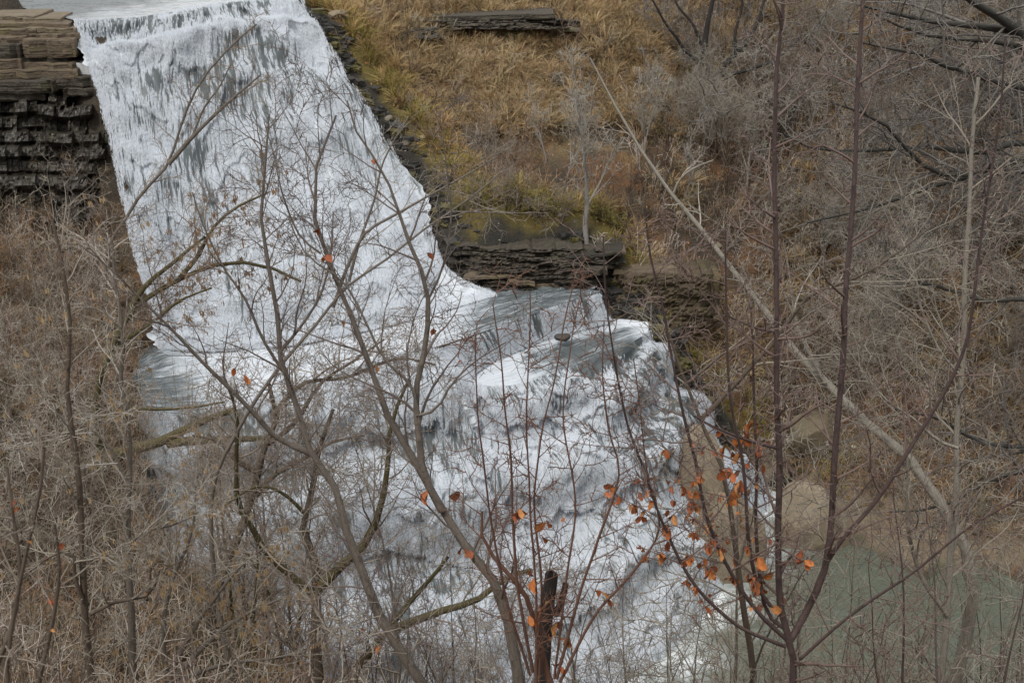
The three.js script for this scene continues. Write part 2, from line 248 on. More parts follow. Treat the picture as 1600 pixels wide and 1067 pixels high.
{
  const g = new THREE.BufferGeometry(), pos = [], col = [], uv = [], idx = [];
  const xs = [], zs = [];
  for (let i = 0; i < TNX; i++) xs.push(TX0 + i * TS); for (let j = 0; j < TNZ; j++) zs.push(TZ0 + j * TS);
  const grow = (a, n) => { for (let k = 0, s = 2; k < n; k++, s *= 1.5) { a.unshift(a[0] - s); a.push(a[a.length - 1] + s); } }; grow(xs, 12); grow(zs, 12);
  const c = new THREE.Color();
  for (const z of zs) for (const x of xs) {
    const y = ground(x, z); pos.push(x, y, z); uv.push(x, z - y * 0.7);
    const e = inWater(x, z);
    const n1 = fbm(x * 0.35, z * 0.35, 4, 60), n2 = fbm(x * 1.3, z * 1.3, 3, 90);
    let r = 0.078, gg = 0.058, b = 0.04; // soil
    const mixc = (R2, G2, B2, t) => { r = lerp(r, R2, t); gg = lerp(gg, G2, t); b = lerp(b, B2, t); };
    mixc(0.165, 0.09, 0.045, sstep(-0.1, 0.35, n2)); // leaf litter
    if (x > -12 && z < -37) {
      mixc(0.17, 0.125, 0.06, sstep(0.0, 0.35, n1 + (y > 12.3 ? 0.2 : -0.25)) * 0.8); // dead grass
      mixc(0.05, 0.044, 0.036, sstep(0.1, 0.45, fbm(x * 0.5 + 9, z * 0.9, 3, 130)) * 0.75); // bare shale
      mixc(0.13, 0.105, 0.022, sstep(2.9, 2.0, e + n2 * 0.8) * 0.9); // moss beside the falls
      mixc(0.03, 0.029, 0.025, sstep(1.7, 1.25, e + n2 * 0.4)); // wet rock
      if (y < 1.6) mixc(0.19, 0.155, 0.115, sstep(1.6, 0.9, y + n2 * 0.5) * 0.9);
    } else if (x < -13 && x > -34 && z < -43.4 && z > -50) mixc(0.05, 0.043, 0.035, 0.9); // dark shale of the left cliff
    if (y < 0.1) mixc(0.07, 0.075, 0.05, 0.8);
    col.push(r, gg, b);
  }
  const w = xs.length; for (let j = 0; j < zs.length - 1; j++) for (let i = 0; i < w - 1; i++) { const a = j * w + i; idx.push(a, a + w, a + 1, a + 1, a + w, a + w + 1); }
  g.setAttribute('position', new THREE.Float32BufferAttribute(pos, 3)); g.setAttribute('color', new THREE.Float32BufferAttribute(col, 3)); g.setAttribute('uv', new THREE.Float32BufferAttribute(uv, 2)); g.setIndex(idx); g.computeVertexNormals();
  struct('terrain', g, new THREE.MeshStandardMaterial({ vertexColors: true, map: soilTint, bumpMap: soilBump, bumpScale: 0.06, roughness: 0.95 }), 'brown gorge slopes of soil, dead grass and bare shale', 'ground');
}

// ---------------------------------------------------------------- white water
const dropGeo = (() => { const g = new THREE.OctahedronGeometry(1, 0); g.scale(0.5, 1, 0.35); return g; })();
const foamMat = new THREE.MeshStandardMaterial({ color: new THREE.Color().setRGB(0.62, 0.66, 0.71), roughness: 0.7 });
function foamTexture(W, H, lenS, lenT, f) { // f(s,t metres, u, v) -> foam 0..1
  return tex(W, H, (u, v) => {
    const m = f(u * lenS, v * lenT, u, v), a = sstep(0.08, 0.5, m), b = sstep(0.4, 0.95, m);
    return [lerp(lerp(0.075, 0.38, a), 0.57, b), lerp(lerp(0.09, 0.42, a), 0.61, b), lerp(lerp(0.095, 0.455, a), 0.655, b)];
  }, true);
}
function waterSheet(name, grid, nu, nv, lenS, lenT, foam, relief, texW, texH, label, strands, size, mat = {}) {
  const ev = gridEval(grid), P = V(0, 0, 0), Pu = V(0, 0, 0), Pv = V(0, 0, 0), N = V(0, 0, 0), pos = [], uv = [], idx = [];
  const nrm = (u, v) => { ev(Math.min(1, u + 0.01), v, Pu); ev(Math.max(0, u - 0.01), v, P); Pu.sub(P); ev(u, Math.min(1, v + 0.02), Pv); ev(u, Math.max(0, v - 0.02), P); Pv.sub(P); N.crossVectors(Pv, Pu).normalize(); };
  for (let j = 0; j <= nv; j++) for (let i = 0; i <= nu; i++) {
    const u = i / nu, v = j / nv; nrm(u, v); ev(u, v, P); const edge = Math.min(1, Math.min(u, 1 - u) * 12) * Math.min(1, Math.min(v, 1 - v) * 14);
    P.addScaledVector(N, relief(u * lenS, v * lenT, u, v) * edge); if (lenT > 5) { const rag = (sstep(0.93, 1, u) - sstep(0.07, 0, u)) * (1.0 * fbm(v * lenT * 0.7, 3 + Math.round(u) * 40, 4, 21) + 0.2 * fbm(v * lenT * 2.6, 9 + Math.round(u) * 40, 3, 22)); P.addScaledVector(Pu.normalize(), rag); }
    pos.push(P.x, P.y, P.z); uv.push(u, v);
  }
  for (let j = 0; j < nv; j++) for (let i = 0; i < nu; i++) { const a = j * (nu + 1) + i; idx.push(a, a + nu + 1, a + 1, a + 1, a + nu + 1, a + nu + 2); }
  const g = new THREE.BufferGeometry(); g.setAttribute('position', new THREE.Float32BufferAttribute(pos, 3)); g.setAttribute('uv', new THREE.Float32BufferAttribute(uv, 2)); g.setIndex(idx); g.computeVertexNormals();
  const t = foamTexture(texW, texH, lenS, lenT, foam); t.wrapS = t.wrapT = THREE.ClampToEdgeWrapping;
  const m = struct(name, g, new THREE.MeshStandardMaterial({ map: t, roughness: 0.5, ...mat }), label, 'waterfall');
  if (strands) {
    const f = rng(name.length * 77 + nu), list = [], cols = [], M = new THREE.Matrix4(), X = V(0, 0, 0), flow = V(0, 0, 0), Z = V(0, 0, 0), flatWater = lenT > 1.4 && Math.abs(grid[0][1].y - grid[grid.length - 1][1].y) < 0.8;
    for (let k = 0; k < strands * 5 && list.length < strands; k++) {
      const u = f() * 1.03 - 0.015, v = f(), fo = foam(u * lenS, v * lenT, u, v); if (f() > sstep(0.2, 0.75, fo)) continue;
      nrm(clamp(u), v); flow.copy(Pv).normalize().multiplyScalar(-1); if (!flatWater) { flow.y += 1.1; flow.normalize(); } ev(u, v, P); if (u < 0 || u > 1) P.addScaledVector(Pu.normalize(), (u < 0 ? u : u - 1) * lenS * f());
      const edge = Math.min(1, Math.max(0, Math.min(u, 1 - u)) * 12) * Math.min(1, Math.min(v, 1 - v) * 14);
      P.addScaledVector(N, relief(u * lenS, v * lenT, u, v) * edge + size * (flatWater ? 0.1 : 0.2 + 5 * f() * f() * f()));
      flow.x += (f() - 0.5) * 0.3; flow.z += (f() - 0.5) * 0.3; flow.normalize(); X.crossVectors(flow, N).normalize(); Z.crossVectors(X, flow);
      const a = size * (0.35 + 1.1 * f() * f()), l = size * (1.2 + 4.5 * f() * f()), c = 0.86 + 0.3 * f();
      M.makeBasis(X.clone().multiplyScalar(a), flow.clone().multiplyScalar(l), Z.clone().multiplyScalar(a)); M.setPosition(P); list.push(M.clone()); cols.push(c);
    }
    const im = new THREE.InstancedMesh(dropGeo, foamMat, list.length), cc = new THREE.Color(); list.forEach((q, k) => { im.setMatrixAt(k, q); im.setColorAt(k, cc.setRGB(cols[k], cols[k], cols[k])); }); im.name = 'white_spray'; im.userData.kind = 'stuff'; im.castShadow = im.receiveShadow = true; m.add(im);
  }
  return m;
}
const streak = (s, t, seed) => 0.5 + 0.5 * (0.3 * fbm(s * 1.4, t * 0.5, 2, seed + 9) + 1.0 * fbm(s * 8 + 0.3 * noise(s * 1.5, t * 0.8, seed + 3), t * 1.3, 3, seed) + 0.75 * fbm(s * 24 + 0.4 * noise(s * 4, t * 2, seed + 6), t * 4, 2, seed + 20));
const lip = (s, t, seed, k) => { const x = t * k + 1.5 * fbm(s * 0.55, t * 0.22, 4, seed); return x - Math.floor(x); }; // place between one rock lip (0) and the next (1)
const clump = (s, t, seed) => 0.5 + 0.5 * fbm(s * 0.55, t * 0.4, 3, seed);
const upFoam = (s, t, u, v) => {
  const p = lip(s, t, 160, 0.42), th = sstep(-0.2, 0.3, fbm(s * 1.1, t * 0.7, 2, 165)); let m = streak(s + t * (0.1 + 0.12 * u), t, 100) * 1.0 + (clump(s, t, 140) - 0.5) * 0.9 + 0.17 - 0.22 * th * Math.exp(-(((p - 0.3) / 0.22) ** 2)) * (1 - 0.8 * sstep(0.45, 0.8, v));
  m -= 0.35 * Math.exp(-(((v - 0.29) / 0.09) ** 2) - (((u - 0.36) / 0.2) ** 2)); m -= 0.3 * Math.exp(-(((v - 0.08) / 0.07) ** 2)); m -= 0.35 * Math.exp(-(((v - 0.24) / 0.08) ** 2) - (((u - 0.62) / 0.1) ** 2));
  m += 0.12 * sstep(0.5, 0.95, v); m -= 0.35 * sstep(0.95, 1.0, u) * (1 - v); m += 0.35 * Math.exp(-(((v - 0.165) / 0.02) ** 2)); return clamp(m);
};
const upRelief = (s, t, u, v) => 0.12 * lip(s, t, 160, 0.42) ** 1.6 - 0.05 + 0.85 * fbm(s * 0.42, t * 0.5, 3, 300) + 0.11 * fbm(s * 2.4, t * 0.6, 3, 320) + 0.04 * fbm(s * 7, t * 1.6, 2, 340) + 0.22 * (sstep(0.13, 0.17, v) - sstep(0.17, 0.3, v));
waterSheet('upper_waterfall', upper, 260, 320, 10, 14, upFoam, upRelief, 1024, 1400, 'tall white waterfall pouring over the upper rock crest', 230000, 0.026);
const lowFoam = (s, t, u, v) => {
  const p = lip(s, t, 560, 0.55), th = sstep(-0.35, 0.2, fbm(s * 1.0, t * 0.7, 2, 565)); let m = streak(s * 1.1, t, 500) * 1.05 + (clump(s, t, 540) - 0.5) * 0.8 + 0.17 - 0.32 * th * Math.exp(-(((p - 0.3) / 0.24) ** 2)) + 0.08 * sstep(0.72, 1, p); m -= 0.26 * sstep(0.6, 0.78, u) * (1 - sstep(0.5, 0.9, v)) * (1 - sstep(0.93, 0.97, u)); m -= 0.25 * Math.exp(-(((v - 0.02) / 0.05) ** 2)) * sstep(0.55, 0.65, u);
  m -= 0.12 * sstep(0.3, 0.0, u); return clamp(m);
};
const lowRelief = (s, t, u, v) => 0.22 * lip(s, t, 560, 0.55) ** 1.5 - 0.1 + 0.5 * fbm(s * 0.45, t * 0.8, 3, 700) + 0.15 * fbm(s * 1.8, t * 0.8, 3, 720) + 0.05 * fbm(s * 6, t * 1.8, 2, 740);
waterSheet('lower_waterfall', lower, 340, 260, 21, 11, lowFoam, lowRelief, 1700, 1024, 'broad white lower waterfall tumbling down to the green pool', 250000, 0.027);
waterSheet('small_step_waterfall', stepFall, 220, 50, 6.5, 1.5, (s, t, u, v) => clamp(0.56 + 0.8 * fbm(s * 5, t * 0.3, 3, 800) + 0.9 * fbm(s * 17, t * 1.1, 3, 803) + 0.3 * sstep(0.4, 1, v) + 0.3 * sstep(0.35, 0.1, u)), (s, t) => 0.14 * fbm(s * 3.2, t * 0.6, 3, 810), 900, 220, 'little curtain of water dropping over the rock step between falls', 9000, 0.03);
const ripple = tex(256, 256, (u, v) => { const n = 0.5 + 0.4 * tnoise(u, v, 8, 8, 4, 61) + 0.2 * tnoise(u, v, 30, 30, 2, 71); return [n, n, n]; });
const rip = (a, b) => { const t = ripple.clone(); t.repeat.set(a, b); t.needsUpdate = true; return t; };
waterSheet('plunge_pool', midPool, 160, 60, 18, 7, (s, t, u, v) => clamp(0.55 * streak(t * 1.2, s * 0.8, 900) + 0.75 * sstep(0.1, 0.2, u) * (1 - sstep(0.52, 0.68, u)) - 0.12 + 0.2 * fbm(s, t, 3, 905)), (s, t) => 0.1 * fbm(s * 1.4, t * 1.6, 4, 910), 1024, 400, 'foaming pool at the foot of the upper waterfall', 4000, 0.022, { roughness: 0.18, bumpMap: rip(6, 3), bumpScale: 0.04 }).userData.category = 'water';
waterSheet('ledge_pool', ledgePool, 90, 40, 5, 2, (s, t, u, v) => clamp(0.42 * streak(t * 2, s, 950) + 0.65 * sstep(0.4, 0.0, v + 0.3 * fbm(s * 1.5, t * 1.5, 3, 955)) + 0.6 * sstep(0.5, 0.2, u + 0.3 * fbm(s * 1.2, t * 2, 3, 957)) + 0.5 * sstep(0.8, 0.95, u) + 0.15 * fbm(s * 3, t * 3, 3, 958) - 0.05), (s, t) => 0.05 * fbm(s * 2, t * 2, 3, 960), 512, 256, 'shallow dark pool on the ledge below the small step', 800, 0.02, { roughness: 0.2 }).userData.category = 'water';
{ // lower pool and upstream river: flat sheets with ripples
  const flat = (name, x0, x1, z0, z1, y, step, col, label, bump, rep, foam) => {
    const nx = Math.round((x1 - x0) / step), nz = Math.round((z1 - z0) / step), g = new THREE.PlaneGeometry(x1 - x0, z1 - z0, nx, nz); g.rotateX(-Math.PI / 2); g.translate((x0 + x1) / 2, y, (z0 + z1) / 2);
    const p = g.attributes.position, c = []; for (let i = 0; i < p.count; i++) { const x = p.getX(i), z = p.getZ(i); p.setY(i, y + 0.05 * fbm(x * 0.9, z * 1.8, 3, 44)); const f = foam(x, z); c.push(lerp(col[0], 0.75, f), lerp(col[1], 0.8, f), lerp(col[2], 0.82, f)); }
    g.setAttribute('color', new THREE.Float32BufferAttribute(c, 3)); g.computeVertexNormals();
    const m = struct(name, g, new THREE.MeshPhysicalMaterial({ vertexColors: true, roughness: 0.12, ior: 1.33, bumpMap: rip(...rep), bumpScale: bump }), label, 'water'); return m;
  };
  const base = lower[40];
  flat('lower_pool', -14, 44, -46, -18, POOL, 0.3, [0.095, 0.11, 0.086], 'calm green pool below the lower waterfall', 0.05, [26, 14], (x, z) => { let m = 99; for (const p of base) m = Math.min(m, Math.hypot(p.x - x, p.z - z)); return sstep(2.6, 0.2, m + 1.6 * fbm(x * 1.5, z * 1.5, 4, 48)) * (0.45 + 0.55 * sstep(-0.2, 0.3, fbm(x * 4, z * 4, 3, 49))); });
  const g = new THREE.BufferGeometry(), pos = [], col = [], uv = [], idx = [], nu = 120, nv = 150;
  for (let j = 0; j <= nv; j++) for (let i = 0; i <= nu; i++) {
    const u = i / nu, d = (j / nv) ** 1.5 * 60, [xx, z] = riverAt(u, d); pos.push(xx, RIVER + 0.07 * fbm(xx * 0.8, z * 1.6, 4, 33) * Math.min(1, d), z); uv.push(xx * 0.2, z * 0.2);
    const f = clamp(sstep(2.2 + u * 5, 0, d + 2.4 * fbm(xx * 1.2, z * 0.8, 4, 36)) * (0.25 + 0.6 * u) + 0.5 * sstep(0.35, 0.6, fbm(xx * 1.2, z * 1.4, 4, 38)) * sstep(0.3, 1, u)); col.push(lerp(0.13, 0.8, f), lerp(0.145, 0.83, f), lerp(0.15, 0.86, f));
  }
  for (let j = 0; j < nv; j++) for (let i = 0; i < nu; i++) { const a = j * (nu + 1) + i; idx.push(a, a + 1, a + nu + 1, a + 1, a + nu + 2, a + nu + 1); }
  g.setAttribute('position', new THREE.Float32BufferAttribute(pos, 3)); g.setAttribute('color', new THREE.Float32BufferAttribute(col, 3)); g.setAttribute('uv', new THREE.Float32BufferAttribute(uv, 2)); g.setIndex(idx); g.computeVertexNormals();
  struct('river', g, new THREE.MeshPhysicalMaterial({ vertexColors: true, roughness: 0.15, ior: 1.33, bumpMap: rip(1, 1), bumpScale: 0.06 }), 'grey rippled river above the waterfall crest', 'water');
}

// ---------------------------------------------------------------- rock
function slabGeo(w, h, d, seed, jag = 0.12) { // irregular plate with chamfered rim, origin at its middle
  const f = rng(seed), ring = [], M = [8, 2, 3, 2], cor = [[-1, 1], [1, 1], [1, -1], [-1, -1]]; // outline in x,z: a rectangle with broken edges
  for (let e = 0; e < 4; e++) for (let k = 0; k < M[e]; k++) { const t = (k + (k ? 0.6 * (f() - 0.5) : 0)) / M[e], [ax, az] = cor[e], [bx, bz] = cor[(e + 1) % 4]; ring.push([lerp(ax, bx, t) * (1 - (ax === bx ? 1.5 * jag * f() : k ? 0 : jag * f())) * w / 2, lerp(az, bz, t) * (1 - (az === bz ? 2 * jag * f() : k ? 0 : jag * f())) * d / 2]); }
  const n = ring.length;
  const lv = [[-0.5, 0.96], [-0.3, 1], [0.42, 0.99], [0.5, 0.965]], G = new Geo(), P = [];
  for (const [y, s] of lv) P.push(ring.map(([x, z]) => V(x * s, y * h * (0.92 + 0.16 * f()), z * s)));
  const tri = (a, b, c) => { const nn = b.clone().sub(a).cross(c.clone().sub(a)).normalize(), i = G.p.length / 3; for (const q of [a, b, c]) { G.p.push(q.x, q.y, q.z); G.n.push(nn.x, nn.y, nn.z); if (Math.abs(nn.y) > 0.7) G.u.push(q.x + seed % 7, q.z); else G.u.push(q.x * Math.abs(nn.z) + q.z * Math.abs(nn.x) + seed % 7, q.y + seed % 5); } G.i.push(i, i + 1, i + 2); };
  for (let l = 0; l < 3; l++) for (let k = 0; k < n; k++) { const m = (k + 1) % n; tri(P[l][k], P[l][m], P[l + 1][k]); tri(P[l][m], P[l + 1][m], P[l + 1][k]); }
  const top = P[3].reduce((a, b) => a.add(b), V(0, 0, 0)).multiplyScalar(1 / n), bot = P[0].reduce((a, b) => a.add(b), V(0, 0, 0)).multiplyScalar(1 / n);
  for (let k = 0; k < n; k++) { const m = (k + 1) % n; tri(P[3][k], P[3][m], top); tri(P[0][m], P[0][k], bot); }
  return G.build();
}
function rocks(name, label, list, group) { // each: [x0,x1,y0,y1 in the photo, distance of its front, depth, material]
  const m0 = list[0], base = at((m0[0] + m0[1]) / 2, m0[3], m0[4]), t = thing(name, label, 'rock ledge', group, base); let sd = Math.round(Math.abs(base.x * 31 + base.z * 17)) + 3;
  for (const [x0, x1, y0, y1, d, dep, mat, tilt = 0] of list) {
    const a = at((x0 + x1) / 2, (y0 + y1) / 2, d), s = scaleAt((y0 + y1) / 2, d), w = (x1 - x0) * s, h = Math.max(0.12, (y1 - y0) * s / Math.cos(0.28));
    const m = mesh('slab', slabGeo(w, h, dep, sd++), ROCK[mat], t, a.clone().sub(base).add(V(0, 0, -dep / 2))); m.rotation.set(rr(-0.02, 0.02), rr(-0.08, 0.08), tilt + rr(-0.015, 0.015));
  }
  return t;
}
function strataFace(parent, base, x0, x1, y0, y1, d0, d1, layers, seed, mat, amp = 0.5) { // eroded layered wall: rows of the photo y0..y1, front at d0 (top) to d1 (foot)
  const nu = Math.max(40, Math.round((x1 - x0) / 2.6)), nv = layers * 5, pos = [], uv = [], idx = [];
  for (let j = -3; j <= nv; j++) for (let i = 0; i <= nu; i++) {
    const u = i / nu, v = Math.max(0, j / nv), edge = 6 * fbm(u * 6, 1, 3, seed + 3), px = lerp(x0, x1, u), py = lerp(y0 + edge, y1, v), yy = v * layers + 0.35 * fbm(u * 7, v * 2, 3, seed), L = Math.floor(yy), fr = yy - L;
    const cell = Math.floor(u * (x1 - x0) * 0.045 + 2.6 * hash(L, 3, seed) + 0.5 * noise(u * 9, L * 2.1, seed + 6)), out = amp * ((hash(cell, L, seed) * 2 - 1) * 0.55 + 0.5 * noise(u * (x1 - x0) * 0.02, L * 3.3, seed + 2)) - amp * 0.45 * sstep(0.78, 0.95, fr) + 0.14 * fbm(px * 0.25, py * 0.5, 3, seed + 8);
    const s = sstep(0, 0.16 + 0.1 * noise(L, 1, seed), u) * sstep(1, 0.84 + 0.1 * noise(L, 2, seed), u), p = at(px, py, lerp(d0, d1, v) - out * s + (1 - s) * 1.6); if (j < 0) { p.z += j * 0.7; p.y += 0.1 * j * (-j - 1) * 0.2; } pos.push(p.x - base.x, p.y - base.y, p.z - base.z); uv.push(p.x, p.y * 1.4 + p.z * 0.5);
  }
  for (let j = 0; j < nv + 3; j++) for (let i = 0; i < nu; i++) { const a = j * (nu + 1) + i; idx.push(a, a + nu + 1, a + 1, a + 1, a + nu + 1, a + nu + 2); }
  const g = new THREE.BufferGeometry(); g.setAttribute('position', new THREE.Float32BufferAttribute(pos, 3)); g.setAttribute('uv', new THREE.Float32BufferAttribute(uv, 2)); g.setIndex(idx); const flat = g.toNonIndexed(); flat.computeVertexNormals(); return mesh('rock_face', flat, ROCK[mat], parent);
}
{ // left cliff: stepped slabs at the crest, shelf with ice, dark undercut
  const L = [];
  for (const [x0, x1, y0, y1, d, m] of [[-30, 62, 26, 36, 47.6, 'tan'], [20, 92, 30, 39, 47.4, 'tan'], [-20, 112, 38, 46, 47.0, 'brown'], [35, 116, 45, 53, 46.8, 'tan'], [-30, 55, 46, 58, 46.7, 'brown'], [50, 118, 54, 63, 46.6, 'brown'], [-40, 40, 58, 72, 46.4, 'brown'], [34, 120, 64, 91, 46.2, 'brown'],
    [-40, 36, 72, 92, 46.1, 'shale'], [30, 108, 90, 100, 46.3, 'shale'], [-40, 34, 93, 112, 46, 'brown'], [20, 118, 100, 116, 46.1, 'brown'], [-40, 120, 112, 128, 45.8, 'brown'], [60, 150, 122, 140, 45.9, 'shale'], [-40, 90, 128, 148, 45.6, 'shale'],
    [-60, 70, 146, 160, 45.7, 'shale'], [96, 158, 140, 152, 45.7, 'shale']]) L.push([x0, x1, y0, y1, d, rr(1.8, 3.2), m]);
  L.push([108, 152, 100, 121, 46.4, 1.3, 'ice']);
  const t = rocks('rock_cliff', 'stacked brown slabs over a dark undercut left of the waterfall crest', L);
  strataFace(t, t.position, -90, 205, 138, 345, 46.2, 42.9, 9, 71, 'wet', 0.9);
}
{ // ledges on the far hillside
  const ledge = (x0, x1, yTop, yBot, d, layers, mats, label, drop = 0) => {
    const L = []; let y = yTop;
    for (let k = 0; k < layers; k++) {
      const hh = (yBot - yTop) / layers * rr(0.4, 1.7), xe = x1 - rr(0, 0.25) * (x1 - x0); let x = x0 + rr(0, 0.22) * (x1 - x0);
      while (x < xe) { const w = rr(0.18, 0.75) * (x1 - x0), sag = drop * (x - x0) / (x1 - x0), o = rr(-2, 2); L.push([x, Math.min(x1 + 20, x + w), y + sag + o, y + hh * rr(0.8, 1.25) + sag + o, d + 0.55 - k * 0.07 + rr(-0.45, 0.4), rr(1.8, 2.6), mats[Math.floor(R() * mats.length)], rr(-0.06, 0.06)]); x += w * rr(0.8, 1.25); }
      y += hh;
    }
    const t = rocks('rock_ledge', label, L.filter((_, k) => k % 2 === 0)); strataFace(t, t.position, x0 - 15, x1 + 15, yTop + 1, yBot + 6 + drop, d + 0.35, d - 0.15, layers, Math.round(x0), mats.includes('ochre') ? 'brownface' : 'shale', mats.includes('ochre') ? 0.28 : 0.35); return t;
  };
  ledge(605, 890, 26, 46, 57.6, 4, ['grey', 'shale', 'wet', 'shale'], 'long thin dark ledge near the top of the grassy hillside', -6);
  ledge(760, 905, 116, 136, 55.4, 4, ['shale', 'wet', 'brown'], 'short dark ledge halfway down the grassy hillside');
  ledge(700, 960, 386, 412, 44.9, 6, ['shale', 'brown', 'wet', 'brown'], 'layered wet ledge over the right end of the plunge pool', 10);
  ledge(712, 935, 412, 448, 44.3, 7, ['wet', 'brown', 'shale', 'shale'], 'low brown rock wall along the back of the plunge pool', 4);
  ledge(955, 1110, 430, 500, 44.6, 5, ['ochre', 'brown', 'ochre'], 'brown rock face beside the small step of the falls', 6);
  ledge(560, 700, 42, 56, 56.6, 2, ['wet', 'shale'], 'broken dark ledge near the right shoulder of the waterfall crest');
}
function boulderGeo(rx, ry, rz, seed, nz = 0.2) {
  const g = new THREE.IcosahedronGeometry(1, rx === 1 ? 2 : 8), p = g.attributes.position, uv = g.attributes.uv, v = V(0, 0, 0);
  for (let i = 0; i < p.count; i++) { v.fromBufferAttribute(p, i); const n = fbm(v.x * 1.3 + seed, v.y * 1.3 + v.z * 1.1, 4, seed) - 0.5 * Math.max(0, noise(v.x * 1.1 + v.z, v.y * 1.3 - v.z, seed + 4)), q = Math.sign(v.y) * Math.pow(Math.abs(v.y), 0.8); p.setXYZ(i, v.x * rx * (1 + nz * n), q * ry * (1 + nz * n), v.z * rz * (1 + nz * n)); uv.setXY(i, (v.x + v.z) * rx, v.y * ry); }
  const f = rng(seed + 5), q = V(0, 0, 0); for (let c = 0; c < 9; c++) { const n = V(f() - 0.5, f() - 0.3, f() - 0.3).normalize(), lim = 0.72 + 0.14 * f(); for (let i = 0; i < p.count; i++) { q.set(p.getX(i) / rx, p.getY(i) / ry, p.getZ(i) / rz); const e = q.dot(n) - lim; if (e > 0) { q.addScaledVector(n, -e * 0.92); p.setXYZ(i, q.x * rx, q.y * ry, q.z * rz); } } }
  for (let i = 0; i < p.count; i++) { const x = p.getX(i), y = p.getY(i), z = p.getZ(i), k = 1 + 0.05 * fbm(x * 2.2 / rx + 4, (y / ry + z / rz) * 2.2, 4, seed + 9); p.setXYZ(i, x * k, y * k, z * k); }
  g.computeVertexNormals(); return g;
}
function boulder(px0, px1, py0, py1, d, mat, label, depth = 1, nz = 0.2, rot = 0) {
  const c = at((px0 + px1) / 2, (py0 + py1) / 2, d), s = scaleAt((py0 + py1) / 2, d), m = mesh(numbered('boulder'), boulderGeo((px1 - px0) / 2 * s, (py1 - py0) / 2 * s, (px1 - px0) / 2 * s * depth, Math.round(px0 + py0), nz), ROCK[mat], scene, c);
  m.rotation.z = rot; m.userData = { label, category: 'boulder' }; return m;
}
boulder(1056, 1140, 648, 860, 38.6, 'stoneClay', 'tall smooth tan boulder in front of the lower falls right edge', 0.9, 0.12, 0.12);
boulder(1072, 1200, 745, 960, 37.4, 'stoneClay', 'wide tan boulder at the foot of the tall boulder', 0.8, 0.2);
boulder(1206, 1330, 735, 905, 39.6, 'stoneClay', 'broad tan boulder on the bank right of the lower waterfall', 0.9, 0.2);
boulder(866, 892, 521, 533, 41.6, 'stoneWet', 'small dark stone lying in the ledge pool', 0.8);
boulder(1062, 1092, 303, 322, 50.3, 'stoneClay', 'pale stone lying on the bare slope below the grey sapling', 0.6);
boulder(512, 545, 14, 30, 55.6, 'stoneClay', 'pale rounded stone at the waterfall crest right shoulder', 0.8);
boulder(1232, 1320, 640, 720, 43.8, 'stoneBrown', 'brown mossy stone half buried above the tan boulder', 0.8, 0.25);

// ---------------------------------------------------------------- woody plants
const up = V(0, 1, 0);
function turned(d, ang, f) { // d turned by ang about a random axis across it
  const a = V(f() - 0.5, f() - 0.5, f() - 0.5); a.addScaledVector(d, -a.dot(d)).normalize(); return d.clone().multiplyScalar(Math.cos(ang)).addScaledVector(a, Math.sin(ang));
}
// one limb and what grows on it. sink(level) says which Geo takes it
const twigGeos = [0, 1, 2].map((sd) => { // a fine twig of unit length along +y with its own side twigs
  const f = rng(880 + sd), G = new Geo(), O = V(0, 0, 0), run = (p, d, L, r, n, w) => { const pts = [p.clone()], rad = [r]; for (let k = 1; k <= n; k++) { d.x += (f() - 0.5) * w; d.y += (f() - 0.5) * w * 0.6; d.z += (f() - 0.5) * w; d.normalize(); pts.push(pts[k - 1].clone().addScaledVector(d, L / n)); rad.push(r * (1 - 0.6 * k / n)); } G.tube(pts, rad, 3, O); return pts; };
  const m = run(O, V(0, 1, 0), 1, 0.014, 6, 0.35);
  for (let k = 1; k < 6; k++) { const a = k * 2.4 + f(), q = run(m[k], V(Math.cos(a) * 0.8, 0.75, Math.sin(a) * 0.8).normalize(), rr(0.25, 0.55, f), 0.0105, 3, 0.4); if (f() < 0.6) run(q[2], V(Math.cos(a + 1.6), 0.7, Math.sin(a + 1.6)).normalize(), rr(0.12, 0.25, f), 0.009, 2, 0.3); }
  return G.build();
});
function twigMesh(list, org, mat, parent) { // list: [point, direction, length, thickness factor]
  const q = new THREE.Quaternion(), q2 = new THREE.Quaternion(), M = new THREE.Matrix4(), root = parent;
  for (let gi = 0; gi < 3; gi++) {
    const mine = list.filter((_, k) => k % 3 === gi); if (!mine.length) continue; const im = new THREE.InstancedMesh(twigGeos[gi], mat, mine.length);
    mine.forEach(([p, d, L, w], k) => { q.setFromUnitVectors(up, d); q2.setFromAxisAngle(up, k * 2.399); q.multiply(q2); M.compose(p.clone().sub(org), q, V(L * w, L, L * w)); im.setMatrixAt(k, M); });
    im.name = 'twigs'; im.userData.kind = 'stuff'; im.castShadow = im.receiveShadow = true; root.add(im);
  }
}
